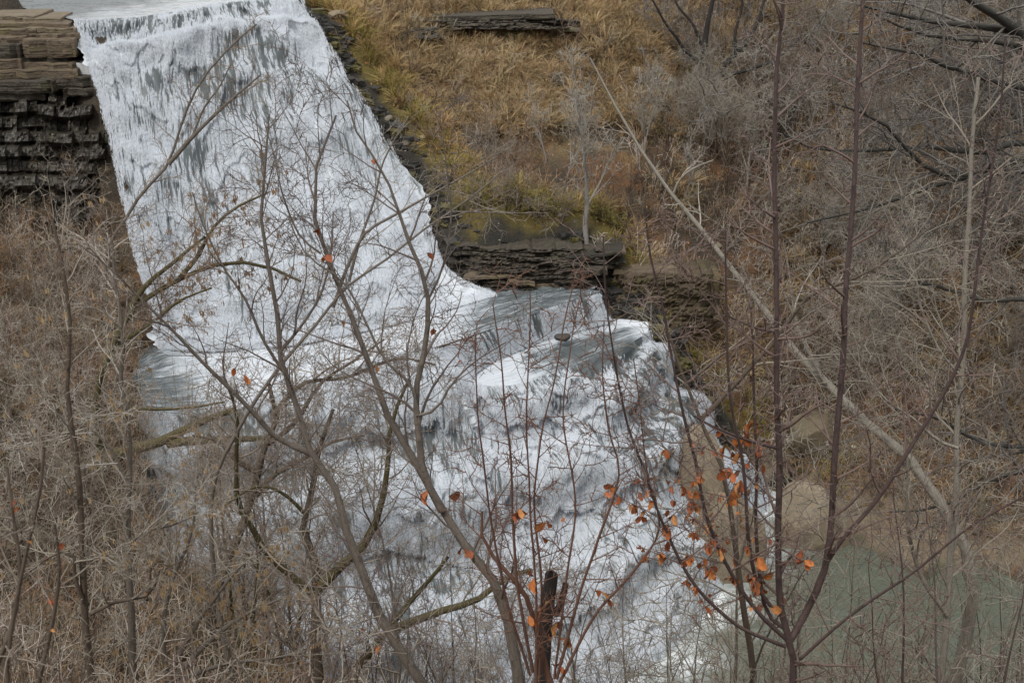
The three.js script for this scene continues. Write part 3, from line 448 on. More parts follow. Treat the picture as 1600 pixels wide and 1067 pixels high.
function limb(o, sink, org, f, level, p, dir, len, r0, nodes) {
  if (level === o.levels && sink.inst) { sink.inst.push([p.clone(), dir.clone().normalize(), len * (o.ext || 1.25), (o.thick || 1) * Math.max(1, o.minR / (0.009 * len * 1.25))]); if (nodes) nodes.push(p.clone().addScaledVector(dir, len * 0.8)); return; }
  const n = Math.max(3, Math.round(len / o.seg[Math.min(level, o.seg.length - 1)])), pts = [p.clone()], rad = [r0], d = dir.clone(), st = len / n;
  for (let k = 1; k <= n; k++) {
    const w = o.wander * (1 + 0.25 * level); d.x += (f() - 0.5) * w; d.y += (f() - 0.5) * w + o.up * st; d.z += (f() - 0.5) * w; d.normalize();
    pts.push(pts[k - 1].clone().addScaledVector(d, st)); rad.push(Math.max(o.minR * 0.6, r0 * (1 - 0.75 * k / n)));
  }
  const g = sink(level); g.tube(pts, rad, r0 > 0.03 ? 7 : r0 > 0.008 ? 4 : 3, org);
  if (nodes && level > 0) nodes.push(pts[n], pts[Math.floor(n / 2)]);
  if (level < o.levels) sprout(o, sink, org, f, level, pts, rad, len, nodes);
}
function sprout(o, sink, org, f, level, pts, rad, len, nodes, from = 0.12) {
  const cnt = Math.round(o.n[level] * len * (0.8 + 0.4 * f())), N = pts.length - 1;
  for (let c = 0; c < cnt; c++) {
    const t = from + (1 - from) * Math.pow((c + f()) / cnt, 0.9), x = Math.min(N - 0.001, t * N), i = Math.floor(x), q = pts[i].clone().lerp(pts[i + 1], x - i), T = pts[i + 1].clone().sub(pts[i]).normalize();
    const L = lerp(o.len[level][0], o.len[level][1], f()) * (1 - 0.45 * t); limb(o, sink, org, f, level + 1, q, turned(T, lerp(o.ang[0], o.ang[1], f()), f), L, Math.max(o.minR, Math.min(rad[i] * 0.62, L * (o.lr || 0.014) + 0.0012)), nodes);
  }
}
const KIND = {
  shoot: { lr: 0.018, n: [6.5, 4.5, 0], len: [[0.2, 0.75], [0.08, 0.24]], ang: [0.7, 1.2], wander: 0.2, up: 0.5, minR: 0.003, seg: [0.1, 0.06, 0.05], levels: 2 },
  spray: { n: [4.5, 5, 4], len: [[0.5, 1.3], [0.25, 0.65], [0.12, 0.34]], ang: [0.45, 0.95], wander: 0.3, up: 0.35, minR: 0.0024, seg: [0.16, 0.11, 0.08], levels: 3 },
  crown: { n: [3, 4, 6], len: [[0.8, 2.2], [0.4, 1.0], [0.2, 0.55]], ang: [0.5, 1.0], wander: 0.32, up: 0.22, minR: 0.004, seg: [0.25, 0.16, 0.1], levels: 3 },
  sprawl: { n: [3.4, 4.5, 6], len: [[0.7, 1.9], [0.4, 1.0], [0.2, 0.5]], ang: [0.5, 1.15], wander: 0.3, up: 0.12, minR: 0.0032, seg: [0.2, 0.14, 0.1], levels: 3 },
  far: { lr: 0.017, n: [2.4, 2.2, 1.8], len: [[1.0, 2.6], [0.5, 1.3], [0.35, 0.8]], ang: [0.3, 0.65], wander: 0.14, up: 0.3, minR: 0.011, seg: [0.35, 0.25, 0.2], levels: 3 },
  bare: { n: [1.4, 3, 0], len: [[0.25, 0.8], [0.15, 0.4]], ang: [0.5, 1.1], wander: 0.25, up: 0.2, minR: 0.0032, seg: [0.15, 0.1, 0.06], levels: 2 },
};
const leafGeos = [0, 1, 2, 3].map((s) => { // dry curled leaf, 1 long, stalk at the origin, hanging along -y
  const f = rng(50 + s), G = new Geo(), N = 6, curl = 0.3 + 0.9 * f(), fold = 0.35 + 0.7 * f(), tw = (f() - 0.5) * 1.6;
  for (let k = 0; k <= N; k++) {
    const t = k / N, w = 0.27 * Math.pow(Math.sin(Math.PI * Math.min(1, 0.04 + t * 0.95)), 0.8) * (1 + 0.22 * (f() - 0.5)), z = Math.sin(t * curl * 2) * 0.35, a = tw * t;
    for (const q of [-1, 0, 1]) { const x = q * w, zz = z + Math.abs(q) * w * fold * (1 + 0.5 * Math.sin(t * 9 + q * 2)); G.p.push(x * Math.cos(a) - zz * Math.sin(a), -t * (1 - 0.15 * curl * t), x * Math.sin(a) + zz * Math.cos(a)); G.n.push(0, 0, 1); G.u.push(q * 0.5 + 0.5, t); }
  }
  for (let k = 0; k < N; k++) for (let q = 0; q < 2; q++) { const a = k * 3 + q; G.i.push(a, a + 3, a + 1, a + 1, a + 3, a + 4); }
  const g = G.build(); g.computeVertexNormals(); return g;
});
let treeSeed = 11;
// a plant whose stems were followed by eye: each stem base to tip as seen, with its distance and its width in photo pixels
function traced(name, label, category, o) {
  const f = rng(treeSeed += 37), [b0] = o.stems[0].p, d0 = o.stems[0].d[0], bp = at(b0[0], b0[1], d0), gy = ground(bp.x, bp.z), rooted = !o.loose;
  const base = rooted && gy < bp.y ? V(bp.x, gy, bp.z) : bp.clone(), t = thing(name, label, category, o.group, base), K = { ...KIND[o.kind], ...(o.tune || {}) }, tw = new Geo(), nodes = [], inst = [];
  o.stems.forEach((s, si) => {
    const raw = s.p.map(([x, y], k) => at(x, y, lerp(s.d[0], s.d[1], k / (s.p.length - 1)))), sc = (k) => scaleAt(s.p[k][1], lerp(s.d[0], s.d[1], k / (s.p.length - 1)));
    const w0 = s.w[0] / 2 * sc(0), w1 = s.w[1] / 2 * sc(s.p.length - 1); let drop = 0;
    if (!si && rooted && gy < bp.y - 0.05) { raw.unshift(V(bp.x, gy - 0.25, bp.z)); drop = 1; }
    const cv = new THREE.CatmullRomCurve3(raw, false, 'centripetal'), L = cv.getLength(), n = Math.max(8, Math.round(L / (w0 * 5 + 0.06))), pts = cv.getSpacedPoints(n), rad = pts.map((q, k) => lerp(w0, w1, Math.pow(k / n, 0.9)) * (1 + 0.08 * noise(k * 0.7, si, treeSeed)) * (drop && k < 2 ? 1.1 : 1));
    for (let k = 1; k < n; k++) { const a = w0 * 0.35; pts[k].x += noise(k * 0.45, 1, treeSeed + si) * a; pts[k].z += noise(k * 0.45, 5, treeSeed + si) * a; }
    const g = new Geo(); g.tube(pts, rad, w0 > 0.02 ? 8 : 5, base); mesh(si && !s.trunk ? 'branch' : s.name || 'trunk', g.build(), s.mat ? B[s.mat] : B[o.mat], t);
    nodes.push(...pts.filter((q, k) => k % 2));
    const side = []; let cur = tw; const sink = (lv) => { if (lv === 1 && o.split) { cur = new Geo(); side.push(cur); return cur; } return lv >= 2 || !o.split ? tw : cur; }; sink.inst = inst;
    if (!s.bare) sprout(K, sink, base, f, 0, pts, rad, L * (s.dense ?? 1), nodes, s.from ?? 0.15);
    for (const q of side) if (!q.empty) mesh('side_branch', q.build(), B[o.twig], t);
  });
  if (!tw.empty) mesh('small_branches', tw.build(), B[o.twig], t).userData.kind = 'stuff';
  twigMesh(inst, base, B[o.twig], t);
  if (o.leaves) {
    const pr = nodes.map((q) => proj(q));
    for (const [x, y, sz = 22] of o.leaves) {
      let best = 0, bd = 1e9; pr.forEach((q, k) => { const e = ((q[0] - x) ** 2 + (q[1] - y + sz * 0.4) ** 2 + 60) * (0.5 + f()); if (e < bd) { bd = e; best = k; } });
      const q = nodes[best], m = mesh('leaf', leafGeos[Math.floor(f() * 4)], leafMats[Math.floor(f() * 4)], t, q.clone().sub(base)), s = sz * scaleAt(pr[best][1], -q.z) * rr(0.8, 1.2, f); m.scale.setScalar(s); m.rotation.set(rr(-0.9, 0.9, f), rr(0, 6.28, f), rr(-0.8, 0.8, f));
    }
  }
  if (o.seeds) {
    const sg = new Geo(), key = (q) => { const sz = o.seedSize * rr(0.7, 1.2, f), a = f() * 6.28, sd = V(Math.cos(a), 0, Math.sin(a)), p = q.clone().sub(base); sg.quadStrip([p, p.clone().add(V(0.1 * sz, -0.5 * sz, 0)), p.clone().add(V(0.15 * sz, -sz, 0.1 * sz))], sd, [0.06 * sz, 0.17 * sz, 0.1 * sz], V(-sd.z, 0.3, sd.x)); };
    for (let k = 0; k < o.seeds; k++) { const q = nodes[Math.floor(f() * nodes.length)]; const m = 3 + Math.floor(f() * 5); for (let c = 0; c < m; c++) key(q.clone().add(V(rr(-1, 1, f) * o.seedSize * 0.5, rr(-0.6, 0.2, f) * o.seedSize, rr(-1, 1, f) * o.seedSize * 0.5))); }
    const sgeo = sg.build(); sgeo.computeVertexNormals(); mesh('seed_keys', sgeo, o.seedMat || seedMat, t).userData.kind = 'stuff';
  }
  return t;
}
const around = (list, seed) => { const f = rng(seed), out = []; for (const [x, y, rx, ry, n, sz] of list) for (let k = 0; k < n; k++) out.push([x + (f() + f() - 1) * rx, y + (f() + f() - 1) * ry, (sz || 22) * rr(0.7, 1.25, f)]); return out; };

// --- nearest, right: maroon sapling with upright thorny stems
traced('maroon_sapling', 'maroon sapling with two straight thorny stems rising past the right frame top', 'sapling', { kind: 'shoot', mat: 'maroon', twig: 'maroonTwig', split: true, tune: { lr: 0.026, n: [6.5, 5, 0] }, stems: [
  { p: [[1240, 1067], [1236, 1010], [1222, 960], [1216, 850], [1216, 700], [1213, 500], [1211, 300], [1215, 120], [1226, -30]], d: [6.4, 6.4], w: [15, 6], dense: 0.9, from: 0.25 },
  { p: [[1236, 1000], [1262, 955], [1290, 890], [1300, 830], [1306, 700], [1321, 500], [1331, 350], [1340, 150], [1352, -30]], d: [6.4, 6.7], w: [11.5, 6], trunk: true, name: 'stem', from: 0.12 },
  { p: [[1292, 880], [1318, 840], [1372, 780], [1430, 690], [1478, 610], [1508, 540], [1530, 400], [1560, 200], [1572, 60]], d: [6.5, 6.2], w: [8, 3] },
  { p: [[1222, 960], [1190, 930], [1172, 860], [1166, 780], [1157, 703], [1146, 656], [1138, 600], [1134, 470], [1134, 350]], d: [6.4, 6.1], w: [7, 3] },
  { p: [[1230, 985], [1200, 960], [1188, 900], [1182, 800], [1183, 712], [1180, 640], [1174, 480]], d: [6.4, 6.6], w: [7, 3] },
  { p: [[1230, 1000], [1180, 950], [1135, 880], [1103, 800], [1085, 710], [1068, 643], [1041, 511], [1019, 407], [1008, 330]], d: [6.4, 6.0], w: [7.5, 3] },
  { p: [[1228, 1010], [1150, 975], [1080, 905], [1036, 820], [1008, 735], [983, 670], [967, 602], [956, 535], [948, 467], [943, 370]], d: [6.4, 5.8], w: [6.5, 2.5] },
  { p: [[1250, 1030], [1330, 960], [1420, 900], [1520, 820], [1610, 770]], d: [6.4, 6.0], w: [6, 3] }, { p: [[1216, 700], [1170, 688], [1110, 665], [1085, 650]], d: [6.4, 6.2], w: [6, 3], dense: 0.6 }, { p: [[1215, 520], [1180, 512], [1130, 490]], d: [6.4, 6.2], w: [4, 2] }],
  leaves: around([[1085, 810, 120, 120, 110, 14], [1165, 690, 45, 45, 24, 23], [1155, 750, 35, 45, 20, 22], [1190, 920, 30, 40, 16, 24], [1100, 890, 120, 105, 95, 14], [1250, 885, 18, 12, 4, 24], [1040, 860, 60, 75, 24, 16], [985, 810, 55, 55, 16, 15]], 5) });
traced('grey_brown_shrub', 'grey-brown shrub with long arching limb crossing behind the maroon stems', 'shrub', { kind: 'spray', mat: 'brown', twig: 'greyTwig', tune: { n: [3.5, 5, 5] }, stems: [
  { p: [[1175, 1067], [1160, 930], [1148, 830], [1129, 740], [1122, 716], [1107, 690], [1097, 656], [1084, 628], [1068, 590], [1045, 520]], d: [7.6, 7.8], w: [17, 4], from: 0.3 },
  { p: [[1097, 654], [1144, 606], [1178, 569], [1208, 539], [1235, 502], [1269, 461], [1323, 441], [1381, 411], [1431, 374], [1470, 345]], d: [7.7, 7.2], w: [9, 2] },
  { p: [[1073, 600], [1104, 573], [1134, 549], [1161, 536], [1230, 490]], d: [7.8, 7.9], w: [6, 2] }], leaves: around([[1060, 800, 60, 50, 26, 16], [1120, 880, 60, 60, 24, 17]], 9) });
traced('leaning_birch', 'long pale smooth trunk leaning up to the left across the hillside', 'tree', { kind: 'bare', mat: 'pale', twig: 'paleTwig', tune: { n: [1.0, 2.4, 0], len: [[0.25, 0.9], [0.1, 0.35]] }, stems: [
  { p: [[1520, 880], [1490, 820], [1462, 765], [1430, 722], [1390, 692], [1340, 650], [1290, 598], [1240, 545], [1200, 490], [1140, 420], [1100, 368], [1050, 310], [1000, 240], [960, 165], [922, 90]], d: [10, 12.5], w: [30, 2.5], from: 0.2 },
  { p: [[1050, 310], [1062, 280], [1085, 262], [1115, 250]], d: [12, 12], w: [5, 2] }, { p: [[1290, 598], [1265, 550], [1245, 500], [1235, 430], [1225, 380]], d: [11, 11.3], w: [7, 2] }] });
traced('pale_young_tree', 'slim pale grey upright trunk near the right edge', 'tree', { kind: 'spray', mat: 'pale', twig: 'greyTwig', stems: [
  { p: [[1470, 1067], [1482, 950], [1490, 830], [1496, 700], [1506, 560], [1511, 400], [1518, 250], [1530, 120]], d: [9, 9.4], w: [15, 6], from: 0.25 },
  { p: [[1497, 700], [1470, 690], [1430, 655], [1380, 620], [1335, 560], [1290, 500]], d: [9, 9], w: [6, 2] }, { p: [[1505, 590], [1470, 550], [1440, 480], [1430, 420], [1420, 360]], d: [9.1, 9.1], w: [5, 2] }, { p: [[1480, 960], [1440, 900], [1420, 820], [1418, 720], [1412, 640]], d: [9, 8.8], w: [8, 3] }] });
traced('dark_limbed_tree', 'dark grey tree reaching long drooping limbs in from the top right edge', 'tree', { kind: 'sprawl', mat: 'limb', twig: 'limbTwig', split: true, tune: { n: [3.6, 3.6, 3], up: -0.02, minR: 0.0042 }, stems: [
  { p: [[1900, 1067], [1880, 800], [1860, 500], [1850, 300], [1845, 100], [1840, -100]], d: [11, 11.5], w: [90, 55], bare: true },
  { p: [[1845, 200], [1720, 120], [1600, 54], [1566, 27], [1532, 7], [1480, -30]], d: [11.5, 10.5], w: [30, 9] }, { p: [[1845, 150], [1720, 80], [1600, 52], [1560, 44], [1465, 34], [1397, 20], [1345, 8]], d: [11.5, 10.5], w: [24, 4] },
  { p: [[1845, 180], [1700, 110], [1600, 74], [1550, 64], [1458, 57], [1397, 37], [1364, 20]], d: [11.5, 11], w: [16, 3] }, { p: [[1850, 300], [1700, 170], [1600, 138], [1566, 131], [1526, 118], [1475, 101], [1440, 84], [1384, 74], [1345, 66]], d: [11.5, 10], w: [20, 3] },
  { p: [[1860, 330], [1720, 240], [1600, 222], [1522, 240], [1465, 229], [1397, 233], [1330, 236], [1270, 232], [1225, 209]], d: [11.5, 10.4], w: [17, 3] }, { p: [[1860, 380], [1720, 280], [1600, 250], [1532, 270], [1475, 273], [1431, 250], [1380, 190], [1300, 160]], d: [11.5, 10], w: [17, 3] },
  { p: [[1860, 380], [1720, 300], [1600, 268], [1465, 290], [1397, 314], [1340, 331], [1262, 348]], d: [11.5, 11], w: [13, 3] }, { p: [[1870, 560], [1740, 480], [1600, 466], [1540, 470], [1480, 450], [1420, 440], [1350, 420]], d: [11.5, 11], w: [14, 3] }, { p: [[1880, 760], [1740, 730], [1600, 700], [1530, 690], [1470, 655], [1400, 640]], d: [11.5, 10.5], w: [16, 3] }, { p: [[1880, 800], [1740, 740], [1600, 735], [1545, 750], [1480, 790], [1390, 800]], d: [11.5, 10.5], w: [18, 3] }] });
// --- centre: grey multi-stemmed trees before the falls
traced('grey_forked_tree', 'grey forked tree with two long stems crossing the middle of the falls', 'tree', { kind: 'spray', mat: 'grey', twig: 'darkTwig', split: true, tune: { n: [4, 5.5, 7], len: [[0.4, 1.1], [0.2, 0.5], [0.1, 0.26]] }, stems: [
  { p: [[812, 1067], [800, 1000], [792, 945], [760, 893], [719, 845], [692, 801], [665, 757], [638, 707], [597, 637], [580, 586], [567, 535], [549, 500], [528, 447], [501, 396], [491, 352], [481, 312], [495, 261], [525, 180]], d: [7.8, 8.6], w: [27, 3], from: 0.25 },
  { p: [[690, 798], [664, 740], [655, 697], [656, 670], [650, 620], [655, 586], [661, 552], [666, 508], [668, 470], [660, 427], [630, 359], [613, 302], [579, 238], [559, 211], [542, 157]], d: [8, 8.3], w: [13, 2.5] },
  { p: [[650, 650], [680, 640], [705, 600], [735, 570], [790, 535]], d: [8, 8], w: [5, 2] }, { p: [[656, 660], [640, 600], [600, 560], [570, 500], [535, 440], [480, 400], [450, 340]], d: [8, 8.2], w: [6, 2] }, { p: [[501, 396], [470, 370], [440, 300], [430, 250], [412, 190]], d: [8.4, 8.5], w: [4, 2] }, { p: [[668, 470], [690, 420], [705, 340], [700, 280], [690, 200]], d: [8.3, 8.3], w: [4, 2] }],
  leaves: [[690, 785, 30], [683, 778, 26], [730, 855, 30], [738, 868, 28], [733, 878, 24], [697, 887, 18], [498, 362, 20], [506, 404, 24], [512, 408, 22], [541, 508, 18], [670, 408, 18], [672, 520, 16], [712, 560, 18], [597, 575, 14], [600, 622, 14], [596, 238, 14], [604, 300, 14]] });
traced('curving_grey_tree', 'grey tree with curved trunk and long branch sweeping to upper left', 'tree', { kind: 'spray', mat: 'grey', twig: 'darkTwig', split: true, tune: { n: [4, 5.5, 7], len: [[0.4, 1.2], [0.2, 0.55], [0.1, 0.28]] }, stems: [
  { p: [[658, 1067], [631, 1021], [607, 984], [587, 943], [574, 910], [557, 876], [540, 830], [530, 785], [516, 741], [489, 710], [472, 654], [455, 613], [442, 580], [435, 553], [432, 485], [422, 417], [410, 340], [412, 260], [420, 180]], d: [9.2, 10], w: [25, 3], from: 0.2 },
  { p: [[489, 710], [439, 687], [405, 654], [354, 603], [320, 569], [270, 519], [219, 468], [169, 418], [120, 380]], d: [9.7, 9.2], w: [10, 2] }, { p: [[442, 580], [410, 530], [385, 470], [350, 420], [320, 360], [300, 300]], d: [9.8, 9.8], w: [6, 2] }, { p: [[435, 553], [470, 510], [500, 460], [515, 400], [520, 330]], d: [9.8, 10.2], w: [6, 2] }],
  leaves: [[395, 590, 20], [400, 594, 18], [364, 575, 16], [500, 940, 16], [498, 905, 16], [515, 1000, 16], [600, 1017, 14]] });
traced('tan_diagonal_tree', 'thin tan tree leaning right over the foot of the upper falls', 'tree', { kind: 'spray', mat: 'grey', twig: 'greyTwig', tune: { minR: 0.003, n: [2.5, 3.5, 4] }, stems: [
  { p: [[330, 770], [380, 660], [430, 580], [491, 510], [542, 447], [596, 410], [653, 366], [711, 325], [751, 295], [790, 262]], d: [14, 15], w: [12, 2], from: 0.3 }, { p: [[520, 480], [545, 410], [569, 366], [623, 332], [684, 298], [738, 268], [778, 244]], d: [14.5, 15], w: [6, 2] }, { p: [[700, 330], [760, 332], [830, 333]], d: [15, 15], w: [3, 1.5] }, { p: [[545, 440], [560, 380], [585, 310], [600, 250], [640, 180]], d: [14.7, 15], w: [5, 2] }] });
traced('mossy_forked_tree', 'mossy dark trunk forking low in front of the lower falls', 'tree', { kind: 'sprawl', mat: 'moss', twig: 'brownTwig', split: true, tune: { minR: 0.0032 }, stems: [
  { p: [[496, 1067], [494, 980], [497, 925], [493, 880], [479, 849], [473, 791], [489, 765], [506, 735], [500, 690], [520, 640]], d: [16, 16.5], w: [26, 6], from: 0.3, mat: 'brown' }, { p: [[497, 920], [520, 900], [543, 872], [564, 855], [590, 801], [604, 724], [612, 670], [640, 590]], d: [16, 16.6], w: [17, 4] },
  { p: [[492, 930], [439, 886], [405, 849], [388, 815], [371, 791], [366, 724], [372, 660], [350, 590]], d: [16, 15.5], w: [14, 4] }, { p: [[473, 800], [440, 770], [400, 760], [350, 790]], d: [16, 15.6], w: [7, 3] }, { p: [[600, 990], [640, 972], [700, 950], [740, 940], [790, 905], [830, 890]], d: [16.5, 17.5], w: [16, 6] }, { p: [[560, 1040], [600, 990], [650, 930], [700, 870]], d: [16.5, 17], w: [14, 5] }] });
traced('slanted_mossy_tree', 'slanted brown trunk with gnarled crown before the lower falls left side', 'tree', { kind: 'sprawl', mat: 'brown', twig: 'brownTwig', tune: { minR: 0.0036, n: [4, 4.5, 5] }, stems: [
  { p: [[330, 940], [358, 869], [380, 820], [398, 775], [408, 715], [430, 660], [420, 600]], d: [18, 18.5], w: [22, 7], from: 0.35 }, { p: [[398, 775], [430, 740], [470, 720], [520, 690], [570, 680]], d: [18.3, 18.8], w: [10, 3] }, { p: [[404, 740], [370, 720], [340, 690], [300, 680]], d: [18.3, 18], w: [10, 3] }, { p: [[410, 700], [460, 660], [500, 600], [560, 560], [600, 530]], d: [18.4, 19], w: [9, 3] }, { p: [[425, 650], [470, 600], [540, 590], [620, 560], [680, 570]], d: [18.4, 19.5], w: [8, 3] }] });
traced('fallen_mossy_log', 'fallen mossy log with two limbs poking out over the ledge', 'log', { kind: 'bare', mat: 'moss', twig: 'brownTwig', loose: true, tune: { minR: 0.006, len: [[0.4, 1.2], [0.2, 0.5]], n: [1.4, 2.5, 0] }, stems: [
  { p: [[60, 775], [105, 748], [150, 722], [186, 708], [236, 697], [270, 684], [300, 667], [364, 640]], d: [28.6, 29.4], w: [26, 10] }, { p: [[262, 692], [320, 687], [371, 687], [432, 684]], d: [29.2, 28.8], w: [17, 7] }, { p: [[205, 638], [250, 640], [300, 636], [350, 628]], d: [31, 30.5], w: [6, 3] }] });
traced('mossy_arching_tree', 'mossy limbs arching right from the left bank over the plunge pool', 'tree', { kind: 'sprawl', mat: 'moss', twig: 'tanTwig', tune: { minR: 0.005, n: [3.5, 4, 4], up: 0.1 }, stems: [
  { p: [[150, 620], [178, 540], [202, 485], [236, 465], [270, 438], [304, 427], [354, 410], [420, 418], [470, 440]], d: [26, 27], w: [17, 4] }, { p: [[205, 480], [229, 444], [250, 425], [279, 402], [320, 370]], d: [26.3, 26.5], w: [11, 4] }, { p: [[280, 434], [310, 400], [330, 360], [360, 330], [420, 300]], d: [26.5, 27], w: [8, 3] }, { p: [[180, 540], [230, 510], [280, 470], [330, 450]], d: [26.2, 26], w: [8, 3] }], seeds: 260, seedSize: 0.1, seedMat: seedMat2 });
traced('leaning_forked_tree', 'brown tree forking in a wide V in front of the upper waterfall', 'tree', { kind: 'bare', mat: 'grey', twig: 'tanTwig', tune: { n: [2.2, 3, 3], len: [[0.5, 1.6], [0.2, 0.7]], minR: 0.006, ang: [0.3, 0.8] }, stems: [
  { p: [[165, 400], [190, 350], [202, 331], [219, 304], [263, 256], [270, 236], [287, 182], [320, 118], [364, 67], [400, 38]], d: [30, 30.5], w: [12, 2.5], from: 0.3 }, { p: [[263, 256], [304, 209], [354, 162], [405, 118]], d: [30.2, 30.5], w: [8, 3] }, { p: [[300, 214], [315, 175], [345, 130], [360, 100]], d: [30.3, 30.6], w: [4, 2] }] });
// --- centre bottom: stump, maroon shoots
traced('broken_stump', 'dark broken stump standing at the bottom centre', 'stump', { kind: 'shoot', mat: 'dark', twig: 'redTwig', stems: [
  { p: [[848, 1067], [852, 1000], [858, 930], [862, 897]], d: [7.4, 7.4], w: [34, 22], bare: true }, { p: [[868, 960], [880, 930], [884, 912]], d: [7.4, 7.4], w: [13, 9], bare: true }] });
traced('red_shoot_shrub', 'shrub of thin upright red-brown shoots around the dark stump', 'shrub', { kind: 'shoot', mat: 'redTwig', twig: 'redTwig', split: true, tune: { n: [5, 6, 0], len: [[0.15, 0.6], [0.08, 0.22]] }, stems: [
  { p: [[838, 1067], [838, 960], [832, 850], [825, 720], [823, 636], [827, 552], [828, 455]], d: [6.9, 6.6], w: [7, 2] }, { p: [[832, 1050], [812, 940], [802, 820], [798, 720], [788, 636], [781, 552], [770, 475]], d: [6.9, 6.6], w: [6, 2] }, { p: [[828, 1055], [790, 930], [768, 820], [757, 737], [746, 636], [742, 520]], d: [6.9, 6.4], w: [5, 2] },
  { p: [[842, 1060], [846, 920], [835, 790], [848, 670], [865, 602], [879, 518], [899, 430]], d: [6.9, 7], w: [5, 2] }, { p: [[870, 1060], [905, 930], [935, 840], [967, 737], [950, 670], [941, 585], [944, 500]], d: [6.9, 6.7], w: [6, 2] }, { p: [[866, 1060], [885, 900], [900, 790], [880, 650], [892, 540], [905, 470]], d: [6.9, 7.2], w: [4.5, 2] }, { p: [[875, 1065], [930, 960], [985, 900], [1030, 830], [1010, 730], [1000, 640], [990, 560]], d: [6.9, 6.6], w: [5.5, 2] }, { p: [[860, 1067], [840, 1000], [820, 930], [770, 870], [752, 835], [753, 800]], d: [7, 7], w: [12, 4] }],
  leaves: around([[865, 830, 14, 16, 4, 26], [815, 800, 10, 20, 5, 22], [845, 960, 22, 20, 5, 26], [870, 1030, 18, 20, 5, 24], [880, 990, 16, 30, 4, 22], [940, 935, 16, 20, 4, 22], [960, 770, 14, 20, 4, 18], [990, 780, 20, 20, 5, 18], [835, 905, 12, 12, 2, 22]], 15) });
// --- left
traced('slim_grey_tree', 'slim grey trunk nearest the left edge among dense brush', 'tree', { kind: 'spray', mat: 'brown', twig: 'greyTwig', tune: { minR: 0.0026 }, stems: [
  { p: [[142, 1067], [135, 977], [132, 876], [127, 791], [118, 707], [105, 620], [108, 569], [111, 512], [95, 420], [80, 340]], d: [10, 10.4], w: [17, 4], from: 0.1 }, { p: [[128, 940], [115, 900], [110, 860], [60, 880], [20, 920]], d: [10, 10], w: [7, 2] }, { p: [[140, 960], [180, 940], [230, 930], [250, 895], [285, 875]], d: [10, 9.8], w: [7, 2] }], seeds: 60, seedSize: 0.05 });
traced('straight_grey_tree', 'straight grey trunk right of the slim left trunk, rising from brush', 'tree', { kind: 'spray', mat: 'grey', twig: 'paleTwig', tune: { minR: 0.0028 }, stems: [
  { p: [[210, 1067], [206, 1000], [199, 900], [201, 800], [205, 707], [196, 637], [189, 586], [196, 519], [182, 450], [175, 380]], d: [11, 11.6], w: [17, 4], from: 0.1 }, { p: [[200, 850], [230, 830], [270, 820], [310, 800]], d: [11, 11], w: [5, 2] }, { p: [[202, 760], [170, 700], [140, 670], [90, 650]], d: [11, 11], w: [6, 2] }], seeds: 130, seedSize: 0.045 });
traced('seedy_bush', 'bush hung with tan winged seeds at lower left', 'shrub', { kind: 'spray', mat: 'grey', twig: 'greyTwig', tune: { minR: 0.0028, n: [4, 4, 4] }, stems: [
  { p: [[265, 1067], [290, 1000], [330, 940], [380, 880], [420, 850]], d: [11.5, 12], w: [13, 3] }, { p: [[270, 1060], [330, 1000], [400, 950], [440, 935]], d: [11.5, 12], w: [12, 3] }, { p: [[262, 1067], [255, 980], [270, 900], [300, 830], [305, 760]], d: [11.5, 12], w: [10, 3] }, { p: [[270, 1067], [340, 1040], [420, 1030], [470, 1020]], d: [11.5, 12], w: [9, 3] }], seeds: 420, seedSize: 0.05 });
traced('near_weed', 'blurred reddish weed stalks close to the camera at left edge', 'weed', { kind: 'shoot', mat: 'brown', twig: 'brownTwig', tune: { n: [5, 4, 0], len: [[0.1, 0.3], [0.04, 0.1]] }, stems: [
  { p: [[10, 1067], [20, 960], [40, 860], [58, 780], [68, 700]], d: [3, 3], w: [12, 5] }, { p: [[-20, 1067], [10, 1000], [30, 900], [18, 800], [10, 730]], d: [3, 3.1], w: [10, 4] }, { p: [[60, 1067], [80, 980], [92, 900], [85, 820]], d: [3.2, 3.2], w: [8, 4] }],
  leaves: around([[45, 820, 40, 100, 5, 13], [100, 930, 60, 80, 6, 13]], 25) });

// ---------------------------------------------------------------- plants of the slopes
function woody(seed, kind, h, stems, spread, trunkR, tune, whole) { // a free plant, base at the origin
  const f = rng(seed), K = { ...KIND[kind], ...tune }, org = V(0, 0, 0), st = [], tw = new Geo(), inst = [];
  for (let s = 0; s < stems; s++) {
    const a = f() * 6.28, lean = spread * (0.3 + f()), d = V(Math.cos(a) * lean, 1, Math.sin(a) * lean).normalize(), L = h * rr(0.7, 1.1, f), n = Math.round(L / 0.3) + 3, pts = [V(Math.cos(a) * 0.06 * stems, -0.3, Math.sin(a) * 0.06 * stems)], rad = [trunkR];
    for (let k = 1; k <= n; k++) { d.x += (f() - 0.5) * 0.22; d.z += (f() - 0.5) * 0.22; d.y += 0.04; d.normalize(); pts.push(pts[k - 1].clone().addScaledVector(d, L / n)); rad.push(Math.max(K.minR, trunkR * (1 - 0.88 * k / n))); }
    const g = new Geo(); g.tube(pts, rad, trunkR > 0.03 ? 7 : 5, org); st.push(g.build()); const sink = () => tw; if (!whole) sink.inst = inst; sprout(K, sink, org, f, 0, pts, rad, L, null, 0.2);
  }
  return { st, tw: tw.empty ? null : tw.build(), inst };
}
function plantAt(proto, mat, twig, name, label, category, group, x, z, turn, s) {
  const t = thing(name, label, category, group, V(x, ground(x, z), z)); for (const g of proto.st) mesh(proto.st.length > 1 ? 'stem' : 'trunk', g, B[mat], t); if (proto.tw) mesh('small_branches', proto.tw, B[twig], t).userData.kind = 'stuff'; twigMesh(proto.inst, V(0, 0, 0), B[twig], t); t.rotation.y = turn; t.scale.setScalar(s); return t;
}
